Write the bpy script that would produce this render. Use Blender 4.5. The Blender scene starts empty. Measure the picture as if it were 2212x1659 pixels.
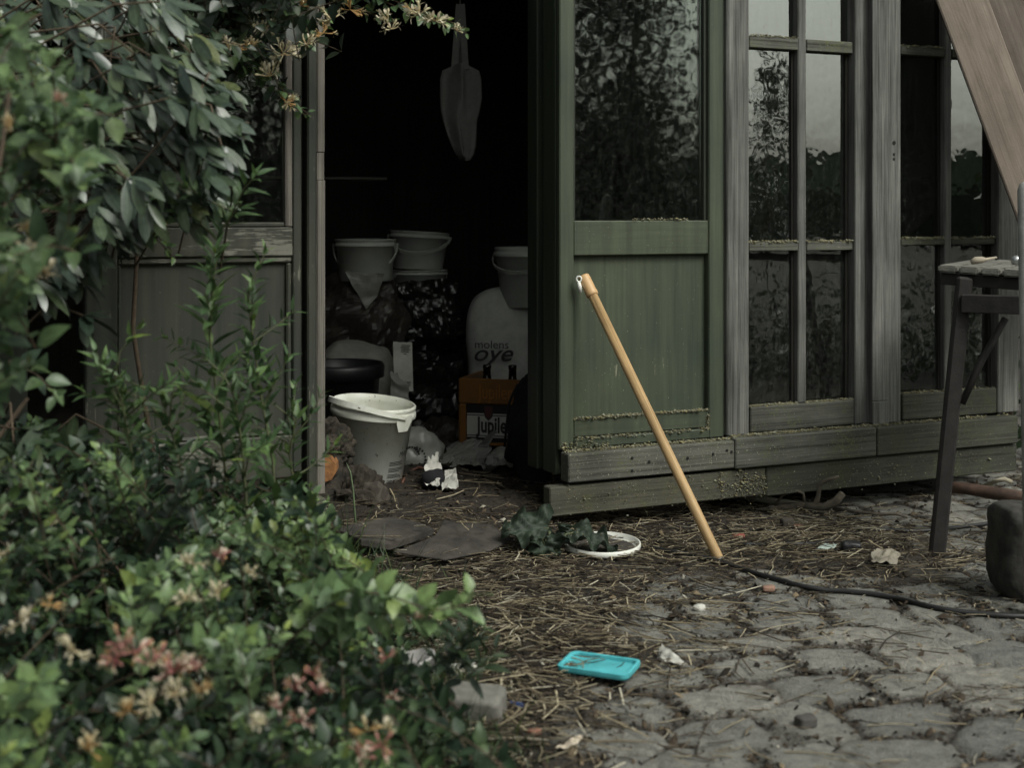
import bpy, bmesh, math, random
import numpy as np
from mathutils import Vector, Matrix, noise as mnoise
R = math.radians
random.seed(7); rng = np.random.default_rng(7)
sc = bpy.context.scene
C = sc.collection
# ------------------------------------------------------------------ camera, sky, sun, exposure
H = 0.86
cd = bpy.data.cameras.new('camera'); cam = bpy.data.objects.new('camera', cd); C.objects.link(cam)
cam.location = (0, 0, H); cam.rotation_euler = (R(90), 0, 0)
cd.sensor_width = 36; cd.lens = 3000 / 2212 * 36
cd.shift_y = (465 - 829.5) / 2212
cd.clip_start = 0.05; cd.clip_end = 1000
cd.dof.use_dof = True; cd.dof.focus_distance = 3.75; cd.dof.aperture_fstop = 4.2
sc.camera = cam
sc.view_settings.view_transform = 'Standard'; sc.view_settings.look = 'None'
sc.view_settings.gamma = 1.0; sc.view_settings.exposure = 0.45
w = bpy.data.worlds.new("World"); sc.world = w; w.use_nodes = True
wn, wl = w.node_tree.nodes, w.node_tree.links
SUN = Vector((0.55, -0.50, 0.85)).normalized()
sky = wn.new('ShaderNodeTexSky'); sky.sky_type = 'NISHITA'; sky.sun_disc = False
sky.sun_elevation = math.asin(SUN.z); sky.sun_rotation = math.atan2(SUN.x, SUN.y)
sky.air_density = 1.0; sky.dust_density = 6.0; sky.ozone_density = 1.0
hs = wn.new('ShaderNodeHueSaturation'); hs.inputs['Saturation'].default_value = 0.25
wl.new(sky.outputs[0], hs.inputs['Color'])
bg = wn['Background']; bg.inputs['Strength'].default_value = 0.115
tn = wn.new('ShaderNodeMix'); tn.data_type = 'RGBA'; tn.blend_type = 'MULTIPLY'; tn.inputs[0].default_value = 1; tn.inputs[7].default_value = (.95, 1., .93, 1)
wl.new(hs.outputs[0], tn.inputs[6]); wl.new(tn.outputs[2], bg.inputs['Color'])
sd = bpy.data.lights.new('sun', 'SUN'); so = bpy.data.objects.new('sun', sd); C.objects.link(so)
sd.energy = 1.35; sd.angle = R(20); sd.color = (1.0, 0.985, 0.94)
so.rotation_euler = (-SUN).to_track_quat('-Z', 'Y').to_euler(); so.location = SUN * 20
sc.cycles.use_denoising = True
sc.cycles.max_bounces = 8; sc.cycles.transparent_max_bounces = 16
sc.cycles.caustics_reflective = False; sc.cycles.caustics_refractive = False

# ------------------------------------------------------------------ picture <-> place
CX, HY, F = 1106., 465., 3000.
P0 = Vector((.0964, 3.66, 0)); AF = R(25.1)
DU = Vector((math.cos(AF), math.sin(AF), 0)); DW = Vector((-math.sin(AF), math.cos(AF), 0))
def W(x, y, Y): return Vector(((x - CX) / F * Y, Y, H - (y - HY) / F * Y))
def G(x, y, z=0.): return W(x, y, F * (H - z) / (y - HY))
def LU(x, w=0.):
    k = (x - CX) / F
    return (k * (P0.y + DW.y * w) - P0.x - DW.x * w) / (DU.x - DU.y * k)
def LZ(x, y, w=0.):
    u = LU(x, w); Y = P0.y + DU.y * u + DW.y * w
    return H - (y - HY) / F * Y
def S2W(u, w, z): return P0 + DU * u + DW * w + Vector((0, 0, z))

# ------------------------------------------------------------------ objects
def link(o, parent=None):
    C.objects.link(o)
    if parent is not None: o.parent = parent
    return o
def tag(o, label=None, cat=None, group=None, kind=None):
    if label: o['label'] = label
    if cat: o['category'] = cat
    if group: o['group'] = group
    if kind: o['kind'] = kind
    return o
def thing(name, label, cat, loc=(0, 0, 0), rz=0., group=None):
    o = bpy.data.objects.new(name, None); o.empty_display_size = .05
    o.location = loc; o.rotation_euler = (0, 0, rz); link(o)
    return tag(o, label, cat, group)
def mesh_obj(name, verts, faces, mats, parent=None, smooth=False, mi=None, local=True):
    me = bpy.data.meshes.new(name)
    if not local and parent is not None:
        inv = root_matrix(parent).inverted()
        verts = [inv @ Vector(v) for v in verts]
    me.from_pydata([tuple(v) for v in verts], [], [tuple(f) for f in faces])
    for m in (mats if isinstance(mats, (list, tuple)) else [mats]): me.materials.append(m)
    if mi is not None: me.polygons.foreach_set('material_index', list(mi))
    if smooth: me.polygons.foreach_set('use_smooth', [True] * len(me.polygons))
    me.update()
    return link(bpy.data.objects.new(name, me), parent)
def root_matrix(o):
    m = Matrix.Translation(o.location) @ o.rotation_euler.to_matrix().to_4x4()
    return root_matrix(o.parent) @ m if o.parent else m
def np_mesh(name, V, Fq, mats, parent=None, col=None, smooth=True, local=False, mi=None):
    """V (n,3) array, Fq (m,k) int array (all quads or all tris)"""
    V = np.asarray(V, dtype=np.float64); Fq = np.asarray(Fq, dtype=np.int32)
    if parent is not None and not local:
        M = np.array(root_matrix(parent).inverted())
        V = V @ M[:3, :3].T + M[:3, 3]
    me = bpy.data.meshes.new(name); k = Fq.shape[1]; m = len(Fq)
    me.vertices.add(len(V)); me.vertices.foreach_set('co', V.astype(np.float32).ravel())
    me.loops.add(m * k); me.loops.foreach_set('vertex_index', Fq.ravel())
    me.polygons.add(m); me.polygons.foreach_set('loop_start', np.arange(0, m * k, k, dtype=np.int32))
    me.polygons.foreach_set('loop_total', np.full(m, k, dtype=np.int32))
    for mt in (mats if isinstance(mats, (list, tuple)) else [mats]): me.materials.append(mt)
    if mi is not None: me.polygons.foreach_set('material_index', np.asarray(mi, dtype=np.int32))
    if smooth: me.polygons.foreach_set('use_smooth', np.ones(m, dtype=bool))
    me.update(calc_edges=True)
    if col is not None:
        a = me.color_attributes.new('tint', 'FLOAT_COLOR', 'POINT')
        c = np.ones((len(V), 4), dtype=np.float32); c[:, :col.shape[1]] = col
        a.data.foreach_set('color', c.ravel())
    me.validate()
    return link(bpy.data.objects.new(name, me), parent)

class MB:
    """collects bevelled boxes, tubes ... into one mesh"""
    def __init__(s): s.v = []; s.f = []; s.m = []; s.sm = []
    def add(s, verts, faces, mi=0):
        o = len(s.v); s.v += [tuple(v) for v in verts]
        s.f += [tuple(i + o for i in f) for f in faces]; s.m += [mi] * len(faces)
        return s
    def box(s, x0, x1, y0, y1, z0, z1, mi=0, bev=.003, skew=0., seg=1):
        bm = bmesh.new(); bmesh.ops.create_cube(bm, size=1)
        for v in bm.verts:
            v.co = Vector(((x0 + x1) / 2 + v.co.x * (x1 - x0), (y0 + y1) / 2 + v.co.y * (y1 - y0), (z0 + z1) / 2 + v.co.z * (z1 - z0)))
        if bev > 0: bmesh.ops.bevel(bm, geom=bm.edges[:], offset=bev, segments=seg, affect='EDGES', profile=.6)
        if skew:
            for v in bm.verts: v.co.z += skew * (v.co.x - x0)
        s.addbm(bm, mi); return s
    def addbm(s, bm, mi=0):
        bm.verts.index_update()
        s.add([v.co.copy() for v in bm.verts], [[v.index for v in f.verts] for f in bm.faces], mi); bm.free()
    def tube(s, pts, rad, n=8, mi=0, cap=True):
        pts = [Vector(p) for p in pts]; rads = rad if isinstance(rad, (list, tuple)) else [rad] * len(pts)
        vs, fs = [], []
        nrm = None
        for i, p in enumerate(pts):
            t = (pts[min(i + 1, len(pts) - 1)] - pts[max(i - 1, 0)]).normalized()
            if nrm is None: nrm = t.orthogonal().normalized()
            nrm = (nrm - t * nrm.dot(t)).normalized(); b = t.cross(nrm)
            for k in range(n):
                a = 2 * math.pi * k / n
                vs.append(p + (nrm * math.cos(a) + b * math.sin(a)) * rads[i])
        for i in range(len(pts) - 1):
            for k in range(n):
                fs.append((i * n + k, i * n + (k + 1) % n, (i + 1) * n + (k + 1) % n, (i + 1) * n + k))
        if cap: fs.append(tuple(range(n - 1, -1, -1))); fs.append(tuple((len(pts) - 1) * n + k for k in range(n)))
        return s.add(vs, fs, mi)
    def lathe(s, prof, n=32, mi=0, M=None):
        vs, fs = [], []
        for (r, z) in prof:
            for k in range(n):
                a = 2 * math.pi * k / n; v = Vector((r * math.cos(a), r * math.sin(a), z))
                vs.append(M @ v if M else v)
        for i in range(len(prof) - 1):
            for k in range(n):
                fs.append((i * n + k, i * n + (k + 1) % n, (i + 1) * n + (k + 1) % n, (i + 1) * n + k))
        if prof[0][0] > 1e-4: fs.append(tuple(range(n - 1, -1, -1)))
        if prof[-1][0] > 1e-4: fs.append(tuple((len(prof) - 1) * n + k for k in range(n)))
        return s.add(vs, fs, mi)
    def beam(s, a, b, wx, wy, mi=0, up=(0, 0, 1), bev=.002):
        a, b = Vector(a), Vector(b); t = (b - a); L = t.length; t.normalize()
        x = t.cross(Vector(up)).normalized(); y = x.cross(t)
        bm = bmesh.new(); bmesh.ops.create_cube(bm, size=1)
        for v in bm.verts: v.co = Vector((v.co.x * wx, v.co.y * wy, (v.co.z + .5) * L))
        if bev > 0: bmesh.ops.bevel(bm, geom=bm.edges[:], offset=bev, segments=1, affect='EDGES')
        for v in bm.verts: v.co = a + x * v.co.x + y * v.co.y + t * v.co.z
        s.addbm(bm, mi); return s
    def build(s, name, mats, parent=None, smooth=False, local=True):
        return mesh_obj(name, s.v, s.f, mats, parent, smooth, s.m, local)
def text_mesh(s, txt, size, fn, mi=0, shear=0., sx=1., bold=0.):
    """letters as mesh, every point passed through fn(x, y)"""
    cu = bpy.data.curves.new('letters', 'FONT'); cu.body = txt; cu.size = size; cu.shear = shear; cu.offset = bold
    cu.fill_mode = 'FRONT' if hasattr(cu, 'fill_mode') else cu.fill_mode
    cu.align_x = 'CENTER'; cu.resolution_u = 4
    o = bpy.data.objects.new('letters', cu); C.objects.link(o)
    dg = bpy.context.evaluated_depsgraph_get(); me = bpy.data.meshes.new_from_object(o.evaluated_get(dg))
    bm = bmesh.new(); bm.from_mesh(me)
    vs = [fn(v.co.x * sx, v.co.y) for v in bm.verts]
    s.add(vs, [[v.index for v in f.verts] for f in bm.faces], mi)
    bm.free(); bpy.data.objects.remove(o); bpy.data.curves.remove(cu); bpy.data.meshes.remove(me)

# ------------------------------------------------------------------ materials
def new_mat(name):
    m = bpy.data.materials.new(name); m.use_nodes = True
    return m, m.node_tree.nodes, m.node_tree.links, m.node_tree.nodes['Principled BSDF']
def ramp(n, stops, interp='LINEAR'):
    r = n.new('ShaderNodeValToRGB'); r.color_ramp.interpolation = interp
    e = r.color_ramp.elements
    while len(e) < len(stops): e.new(.5)
    for k, (p, c) in enumerate(stops): e[k].position = p; e[k].color = (*c, 1) if len(c) == 3 else (c[0],) * 3 + (1,)
    return r
def coords(n, l, scale=(1, 1, 1), kind='Object', loc=(0, 0, 0)):
    t = n.new('ShaderNodeTexCoord'); m = n.new('ShaderNodeMapping'); m.inputs['Scale'].default_value = scale
    m.inputs['Location'].default_value = loc
    l.new(t.outputs[kind], m.inputs[0]); return m.outputs[0]
def noise(n, l, vec, scale, detail=4, rough=.55, dist=0.):
    x = n.new('ShaderNodeTexNoise'); x.inputs['Scale'].default_value = scale; x.inputs['Detail'].default_value = detail
    x.inputs['Roughness'].default_value = rough; x.inputs['Distortion'].default_value = dist
    l.new(vec, x.inputs['Vector']); return x.outputs[0]
def mix(n, l, fac, a, b, blend='MIX'):
    x = n.new('ShaderNodeMix'); x.data_type = 'RGBA'; x.blend_type = blend
    for v, s in ((fac, x.inputs[0]), (a, x.inputs[6]), (b, x.inputs[7])):
        if hasattr(v, 'links') or isinstance(v, bpy.types.NodeSocket): l.new(v, s)
        elif isinstance(v, (tuple, list)): s.default_value = (*v, 1)
        else: s.default_value = v
    return x.outputs[2]
def bump(n, l, h, b, strength=.4, dist=.002):
    x = n.new('ShaderNodeBump'); x.inputs['Strength'].default_value = strength; x.inputs['Distance'].default_value = dist
    l.new(h, x.inputs['Height']); l.new(x.outputs[0], b.inputs['Normal'])
def plain(name, col, rough=.6, var=.25, scale=12, metal=0., bmp=.15, spec=.4, bscale=None):
    m, n, l, b = new_mat(name); v = coords(n, l)
    f = noise(n, l, v, scale, 6, .6)
    r = ramp(n, [(.3, tuple(c * (1 - var) for c in col)), (.7, tuple(min(1, c * (1 + var)) for c in col))])
    l.new(f, r.inputs[0]); l.new(r.outputs[0], b.inputs['Base Color'])
    b.inputs['Roughness'].default_value = rough; b.inputs['Metallic'].default_value = metal
    b.inputs['Specular IOR Level'].default_value = spec
    if bmp: bump(n, l, noise(n, l, v, bscale or scale * 6, 4), b, bmp)
    return m
def wood(name, axis, dark, light, moss=0., mosscol=(.10, .11, .045), rough=.8, spots=0., fine=1., crack=.85):
    """axis: 'z' grain upright, 'x' grain along the facade"""
    m, n, l, b = new_mat(name)
    k = 70 * fine
    sc_ = (k, k, 2.2) if axis == 'z' else (2.2, k, k)
    sw = (9, 9, .7) if axis == 'z' else (.7, 9, 9)
    g1 = noise(n, l, coords(n, l, sc_), 1.6, 8, .68, .6)
    g2 = noise(n, l, coords(n, l, sw), 1.5, 4, .55, 1.2)
    g3 = noise(n, l, coords(n, l), 140, 3, .7)
    add = n.new('ShaderNodeMath'); add.operation = 'MULTIPLY_ADD'; l.new(g1, add.inputs[0]); add.inputs[1].default_value = .62
    md = n.new('ShaderNodeMath'); md.operation = 'MULTIPLY'; l.new(g2, md.inputs[0]); md.inputs[1].default_value = .42
    l.new(md.outputs[0], add.inputs[2])
    mid = tuple((a + c) / 2 for a, c in zip(dark, light))
    r = ramp(n, [(.34, dark), (.52, mid), (.68, light)]); l.new(add.outputs[0], r.inputs[0])
    col = r.outputs[0]
    cs_ = (150, 150, 1.6) if axis == 'z' else (1.6, 150, 150)
    g4 = noise(n, l, coords(n, l, cs_), 1.3, 5, .7, .4); r4 = ramp(n, [(.36, (.34, .33, .32)), (.47, (1, 1, 1)), (.62, (1, 1, 1)), (.72, (1.3, 1.3, 1.28))]); l.new(g4, r4.inputs[0])
    col = mix(n, l, crack, col, r4.outputs[0], 'MULTIPLY')
    big = noise(n, l, coords(n, l, (2.3, 2.3, 2.3)), 1.7, 4, .6)
    rb = ramp(n, [(.3, (.66,)), (.7, (1.2,))]); l.new(big, rb.inputs[0])
    col = mix(n, l, 1., col, rb.outputs[0], 'MULTIPLY')
    if moss > 0:
        mz = noise(n, l, coords(n, l), 9, 6, .75); mf = noise(n, l, coords(n, l), 170, 3, .8)
        mm = n.new('ShaderNodeMath'); mm.operation = 'MULTIPLY'; l.new(mz, mm.inputs[0]); l.new(mf, mm.inputs[1])
        rr = ramp(n, [(.30 - .10 * moss, (0,)), (.42 - .10 * moss, (.8,))]); l.new(mm.outputs[0], rr.inputs[0])
        col = mix(n, l, rr.outputs[0], col, mosscol)
    if spots > 0:
        sp = noise(n, l, coords(n, l), 230, 2, .6)
        rs = ramp(n, [(.70 - .06 * spots, (0,)), (.74 - .06 * spots, (1,))]); l.new(sp, rs.inputs[0])
        col = mix(n, l, rs.outputs[0], col, (.30, .29, .22))
    l.new(col, b.inputs['Base Color']); b.inputs['Roughness'].default_value = rough
    b.inputs['Specular IOR Level'].default_value = .25
    hh = n.new('ShaderNodeMath'); hh.operation = 'ADD'; l.new(add.outputs[0], hh.inputs[0])
    h3 = n.new('ShaderNodeMath'); h3.operation = 'MULTIPLY'; l.new(g3, h3.inputs[0]); h3.inputs[1].default_value = .3; l.new(h3.outputs[0], hh.inputs[1])
    bump(n, l, hh.outputs[0], b, .55, .0035)
    return m
def paint(name, col, under, axis='z', wear=.3, rough=.55, under2=None):
    """old paint: faint brush grain, flaked specks where bare wood shows, rain streaks"""
    m, n, l, b = new_mat(name)
    sc_ = (60, 60, 2.5) if axis == 'z' else (2.5, 60, 60)
    st = (26, 26, 1.1)
    g = noise(n, l, coords(n, l, sc_), 1.5, 6, .6); s = noise(n, l, coords(n, l, st), 1.2, 4, .6)
    r = ramp(n, [(.25, tuple(c * .80 for c in col)), (.75, tuple(c * 1.18 for c in col))]); l.new(g, r.inputs[0])
    r2 = ramp(n, [(.3, (.66, .67, .69)), (.7, (1.16, 1.15, 1.08))]); l.new(s, r2.inputs[0])
    c = mix(n, l, 1., r.outputs[0], r2.outputs[0], 'MULTIPLY')
    big = noise(n, l, coords(n, l), 3.2, 5, .65)
    r3 = ramp(n, [(.3, (.74, .77, .80)), (.7, (1.16, 1.11, 1.0))]); l.new(big, r3.inputs[0])
    c = mix(n, l, 1., c, r3.outputs[0], 'MULTIPLY')
    wsc = (90, 90, 9) if axis == 'z' else (9, 90, 90)
    f = noise(n, l, coords(n, l, wsc), 1.4, 6, .72); z = noise(n, l, coords(n, l), 6, 4, .6)
    mm = n.new('ShaderNodeMath'); mm.operation = 'MULTIPLY'; l.new(f, mm.inputs[0]); l.new(z, mm.inputs[1])
    rw = ramp(n, [(.43 - .2 * wear, (0,)), (.47 - .2 * wear, (1,))]); l.new(mm.outputs[0], rw.inputs[0])
    un = under
    c = mix(n, l, rw.outputs[0], c, un)
    sp = noise(n, l, coords(n, l), 260, 2, .5)
    rs = ramp(n, [(.735, (0,)), (.765, (1,))]); l.new(sp, rs.inputs[0])
    c = mix(n, l, rs.outputs[0], c, tuple(min(1, x * 1.5) for x in under))
    l.new(c, b.inputs['Base Color']); b.inputs['Roughness'].default_value = rough
    b.inputs['Specular IOR Level'].default_value = .35
    ad = n.new('ShaderNodeMath'); ad.operation = 'SUBTRACT'; l.new(g, ad.inputs[0]); l.new(rw.outputs[0], ad.inputs[1])
    bump(n, l, ad.outputs[0], b, .22, .002)
    return m
def glass(name, dirt=.12, refl=1.75, seed=0., wav=.02):
    m, n, l, b = new_mat(name); out = n['Material Output']
    tr = n.new('ShaderNodeBsdfTransparent'); tr.inputs[0].default_value = (.80, .84, .80, 1)
    gl = n.new('ShaderNodeBsdfGlossy'); gl.inputs['Roughness'].default_value = .015; gl.inputs[0].default_value = (.9, .93, .9, 1)
    fr = n.new('ShaderNodeFresnel'); fr.inputs[0].default_value = refl
    bp = n.new('ShaderNodeBump'); bp.inputs['Strength'].default_value = wav; bp.inputs['Distance'].default_value = .05
    l.new(noise(n, l, coords(n, l, loc=(seed, 0, seed)), 7, 3, .5), bp.inputs['Height']); l.new(bp.outputs[0], gl.inputs['Normal'])
    mx = n.new('ShaderNodeMixShader'); l.new(fr.outputs[0], mx.inputs[0]); l.new(tr.outputs[0], mx.inputs[1]); l.new(gl.outputs[0], mx.inputs[2])
    df = n.new('ShaderNodeBsdfDiffuse')
    st = noise(n, l, coords(n, l, (38, 38, 5), loc=(seed, seed, 0)), 1.5, 7, .7, .8); sp = noise(n, l, coords(n, l, loc=(seed, 0, 0)), 60, 5, .75)
    rc = ramp(n, [(.35, (.055, .065, .05)), (.7, (.16, .17, .15))]); l.new(sp, rc.inputs[0]); l.new(rc.outputs[0], df.inputs[0])
    mm = n.new('ShaderNodeMath'); mm.operation = 'MULTIPLY'; l.new(st, mm.inputs[0]); l.new(sp, mm.inputs[1])
    rr = ramp(n, [(.16, (dirt * .35,)), (.34, (dirt * 1.5,)), (.46, (min(.9, dirt * 5),))]); l.new(mm.outputs[0], rr.inputs[0])
    m2 = n.new('ShaderNodeMixShader'); l.new(rr.outputs[0], m2.inputs[0]); l.new(mx.outputs[0], m2.inputs[1]); l.new(df.outputs[0], m2.inputs[2])
    l.new(m2.outputs[0], out.inputs['Surface']); n.remove(b)
    return m
def leafmat(name, young, old, vein=1.35, rough=.45, transl=.25, spec=.5, dry=(.11, .085, .035)):
    """tint.r per leaf random, tint.g along, tint.b across, tint.a age"""
    m, n, l, b = new_mat(name); out = n['Material Output']
    a = n.new('ShaderNodeAttribute'); a.attribute_name = 'tint'
    s = n.new('ShaderNodeSeparateColor'); l.new(a.outputs['Color'], s.inputs[0])
    base = mix(n, l, a.outputs['Alpha'], old, young)
    r = ramp(n, [(0, (.62, .66, .72)), (.5, (1, 1, 1)), (.93, (1.3, 1.22, .95)), (1., (1.5, 1.2, .6))]); l.new(s.outputs[0], r.inputs[0])
    base = mix(n, l, 1., base, r.outputs[0], 'MULTIPLY')
    rv = ramp(n, [(0, (vein,) * 3), (.13, (1, 1, 1)), (1, (.92, .94, .9))]); l.new(s.outputs[2], rv.inputs[0])
    base = mix(n, l, 1., base, rv.outputs[0], 'MULTIPLY')
    bl = noise(n, l, coords(n, l), 90, 3, .6); rb = ramp(n, [(.3, (.68,)), (.7, (1.22,))]); l.new(bl, rb.inputs[0])
    base = mix(n, l, 1., base, rb.outputs[0], 'MULTIPLY')
    dz = noise(n, l, coords(n, l), 38, 5, .75); rd = ramp(n, [(.64, (0,)), (.70, (.75,))]); l.new(dz, rd.inputs[0])
    base = mix(n, l, rd.outputs[0], base, dry)
    l.new(base, b.inputs['Base Color']); b.inputs['Roughness'].default_value = rough; b.inputs['Specular IOR Level'].default_value = spec
    bump(n, l, bl, b, .12, .002)
    t = n.new('ShaderNodeBsdfTranslucent'); l.new(base, t.inputs[0])
    mx = n.new('ShaderNodeMixShader'); mx.inputs[0].default_value = transl
    l.new(b.outputs[0], mx.inputs[1]); l.new(t.outputs[0], mx.inputs[2]); l.new(mx.outputs[0], out.inputs['Surface'])
    return m
def attrmat(name, rough=.8, mult=1., bmp=.2, spec=.25, transl=0.):
    """base colour straight from the piece's own colour"""
    m, n, l, b = new_mat(name); out = n['Material Output']
    a = n.new('ShaderNodeAttribute'); a.attribute_name = 'tint'
    v = noise(n, l, coords(n, l), 120, 4, .6); r = ramp(n, [(.3, (.75 * mult,)), (.7, (1.2 * mult,))]); l.new(v, r.inputs[0])
    c = mix(n, l, 1., a.outputs['Color'], r.outputs[0], 'MULTIPLY')
    l.new(c, b.inputs['Base Color']); b.inputs['Roughness'].default_value = rough; b.inputs['Specular IOR Level'].default_value = spec
    if bmp: bump(n, l, v, b, bmp, .002)
    if transl:
        t = n.new('ShaderNodeBsdfTranslucent'); l.new(c, t.inputs[0]); mx = n.new('ShaderNodeMixShader'); mx.inputs[0].default_value = transl
        l.new(b.outputs[0], mx.inputs[1]); l.new(t.outputs[0], mx.inputs[2]); l.new(mx.outputs[0], out.inputs['Surface'])
    return m
# ------------------------------------------------------------------ ground: cobbles, earth, one sheet
_perm = np.random.default_rng(3).random((256, 256))
def vnoise(x, y, s=0):
    xi = np.floor(x).astype(int); yi = np.floor(y).astype(int); fx = x - xi; fy = y - yi
    fx = fx * fx * (3 - 2 * fx); fy = fy * fy * (3 - 2 * fy)
    g = lambda a, b: _perm[(a + 37 * s) % 256, (b + 91 * s) % 256]
    return (g(xi, yi) * (1 - fx) + g(xi + 1, yi) * fx) * (1 - fy) + (g(xi, yi + 1) * (1 - fx) + g(xi + 1, yi + 1) * fx) * fy
def fbm(x, y, s=0, o=4):
    t = 0; a = .5
    for k in range(o): t = t + a * vnoise(x * 2 ** k, y * 2 ** k, s + k); a *= .5
    return t / (1 - .5 ** o)
def sstep(a, b, x): t = np.clip((x - a) / (b - a), 0, 1); return t * t * (3 - 2 * t)
# how much straw and how much earth lies where (picture point -> ground point)
CTRL = [(750,1230,.8,.9),(900,1180,.4,1),(1000,1150,.2,1),(1150,1250,.9,.9),(1300,1160,.7,.9),(1500,1130,.6,.8),(1700,1120,.4,.5),(1900,1110,.05,.2),(2100,1110,.1,.2),
 (2150,1180,.3,.3),(1700,1190,1,.7),(1850,1200,.9,.7),(2000,1230,.6,.5),(2100,1260,.2,.2),(1450,1220,.8,.8),(1300,1270,.6,.8),(1500,1290,.2,.3),(1700,1290,.1,.15),
 (1900,1330,.05,.1),(2100,1400,.05,.1),(1000,1320,1,1),(1150,1350,1,1),(1300,1350,.6,.5),(1400,1370,.25,.3),(1550,1400,.15,.15),(1100,1430,1,1),(1300,1420,1,.9),
 (1450,1430,.6,.45),(1600,1480,.1,.15),(1050,1520,.8,1),(1200,1520,.9,.8),(1350,1530,.3,.3),(1500,1550,.08,.1),(1100,1600,.6,.95),(1250,1610,.3,.4),(1200,1650,.3,.7),
 (1400,1640,.05,.1),(1700,1600,.03,.08),(2000,1600,.02,.08),(1800,1450,.04,.1),(700,1500,.2,1),(400,1600,.1,1),(300,1300,.05,1),(800,1110,.1,1),(600,1150,.1,1),
 (900,1060,.05,1),(1300,1080,.1,.9),(1700,1060,.1,.7),(2000,1060,.05,.4),(2250,1300,.05,.1),(2300,1150,.05,.2)]
_cp = np.array([(*G(a, b)[:2], s, d) for a, b, s, d in CTRL])
def cover(x, y):
    x = np.asarray(x, float); y = np.asarray(y, float); sw = 0; ss = 0; dd = 0
    for cx, cy, s, d in _cp:
        q = 1 / (((x - cx) ** 2 + ((y - cy) * .8) ** 2) ** 1.6 + 1e-5); sw = sw + q; ss = ss + q * s; dd = dd + q * d
    return ss / sw, dd / sw
AC = R(14); CA, SA = math.cos(AC), math.sin(AC); PX, PY = .178, .138
_jit = np.random.default_rng(5).random((128, 128, 4))
def ground_eval(x, y, full=True):
    x = np.asarray(x, float); y = np.asarray(y, float)
    wx = x + .05 * (fbm(x * 5, y * 5, 11, 2) - .5); wy = y + .05 * (fbm(x * 5, y * 5, 17, 2) - .5)
    p = (wx * CA + wy * SA) / PX; q = (-wx * SA + wy * CA) / PY
    qi = np.floor(q).astype(int)
    f1 = np.full(x.shape, 9.); f2 = np.full(x.shape, 9.); idr = np.zeros(x.shape); off = np.zeros(x.shape); tx = np.zeros(x.shape)
    for dj in (-1, 0, 1):
        j = qi + dj; sh = .5 * (j % 2) + .18 * (_jit[j % 128, 7, 0] - .5)
        pi = np.floor(p - sh).astype(int)
        for di in (-1, 0, 1):
            i = pi + di; J = _jit[i % 128, j % 128]
            cx = i + .5 + sh + .46 * (J[..., 0] - .5); cy = j + .5 + .34 * (J[..., 1] - .5)
            ex = np.abs(p - cx) * PX; ey = np.abs(q - cy) * PY
            d = (ex ** 4.2 + (ey * 1.2) ** 4.2) ** (1 / 4.2)
            n1 = d < f1
            f2 = np.where(n1, f1, np.minimum(f2, d)); idr = np.where(n1, J[..., 2], idr); off = np.where(n1, J[..., 3], off); f1 = np.where(n1, d, f1)
    e = (f2 - f1) * .5
    st, dr = cover(x, y); dr = np.maximum(dr, sstep(2.0, 2.6, x))  # unseen ground to the right darkened so the panes mirror it dark
    stone = .0085 * (1 - np.exp(-np.maximum(e - .003, 0) / .0045)) + (off - .5) * .006 + .006 * (fbm(x * 22, y * 22, 2, 4) - .5) - .0006 * (f1 / .07) ** 2
    fill = .0005 + .014 * (fbm(x * 6, y * 6, 4, 4) - .5) + .030 * (dr - .22) + .010 * (fbm(x * 40, y * 40, 8, 3) - .5) * (.3 + dr)
    # inside the shed and at the sill the trodden earth rises
    rx, ry = x - P0.x, y - P0.y; u = rx * DU.x + ry * DU.y; ww = rx * DW.x + ry * DW.y
    rise = .055 * sstep(-.30, .25, ww) * (1 - sstep(-.02, .12, u)) + .02 * sstep(-.1, .2, ww) * (1 - sstep(.1, .5, u))
    fill = fill + rise
    m = sstep(-.002, .003, stone - fill)
    z = np.maximum(stone, fill) + .0015 * m
    cl = sstep(.47, .58, fbm(x * 4.6, y * 4.6, 51, 4) + .22 * dr); near = 1 - sstep(.002, .020 + .02 * fbm(x * 14, y * 14, 57, 3), e)
    deb = np.clip(cl * near + .8 * (1 - m) * sstep(.45, .6, fbm(x * 11, y * 11, 29, 3)) + .7 * dr * (1 - m), 0, 1)
    return z, m, idr, np.clip(deb, 0, 1), st, dr
def spread(a, b, step, far, grow=1.35):
    c = list(np.arange(a, b, step)); s = step * 3; lo = []; v = a
    while v > -far: v -= s; s *= grow; lo.append(v)
    s = step * 3; hi = []; v = b
    while v < far: hi.append(v); v += s; s *= grow
    return np.array(lo[::-1] + c + hi)
gx = spread(-1.3, 2.0, .0075, 260); gy = spread(1.95, 4.7, .0075, 260)
GX, GY = np.meshgrid(gx, gy); gz, gm, gr, gd, gs, gdr = ground_eval(GX.ravel(), GY.ravel())
nx, ny = len(gx), len(gy); ii = np.arange(nx * ny).reshape(ny, nx)
Fg = np.stack([ii[:-1, :-1], ii[:-1, 1:], ii[1:, 1:], ii[1:, :-1]], -1).reshape(-1, 4)
m, n, l, b = new_mat('cobbles_and_earth')
at = n.new('ShaderNodeAttribute'); at.attribute_name = 'tint'; se = n.new('ShaderNodeSeparateColor'); l.new(at.outputs['Color'], se.inputs[0])
v = coords(n, l)
rs_ = ramp(n, [(0, (.175, .174, .158)), (.35, (.215, .212, .190)), (.7, (.245, .239, .212)), (1, (.285, .272, .238))]); l.new(se.outputs[1], rs_.inputs[0])
f1 = noise(n, l, v, 34, 10, .78); r1 = ramp(n, [(.34, (.50,)), (.5, (.95,)), (.68, (1.3,))]); l.new(f1, r1.inputs[0])
stc = mix(n, l, 1., rs_.outputs[0], r1.outputs[0], 'MULTIPLY')
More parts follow.
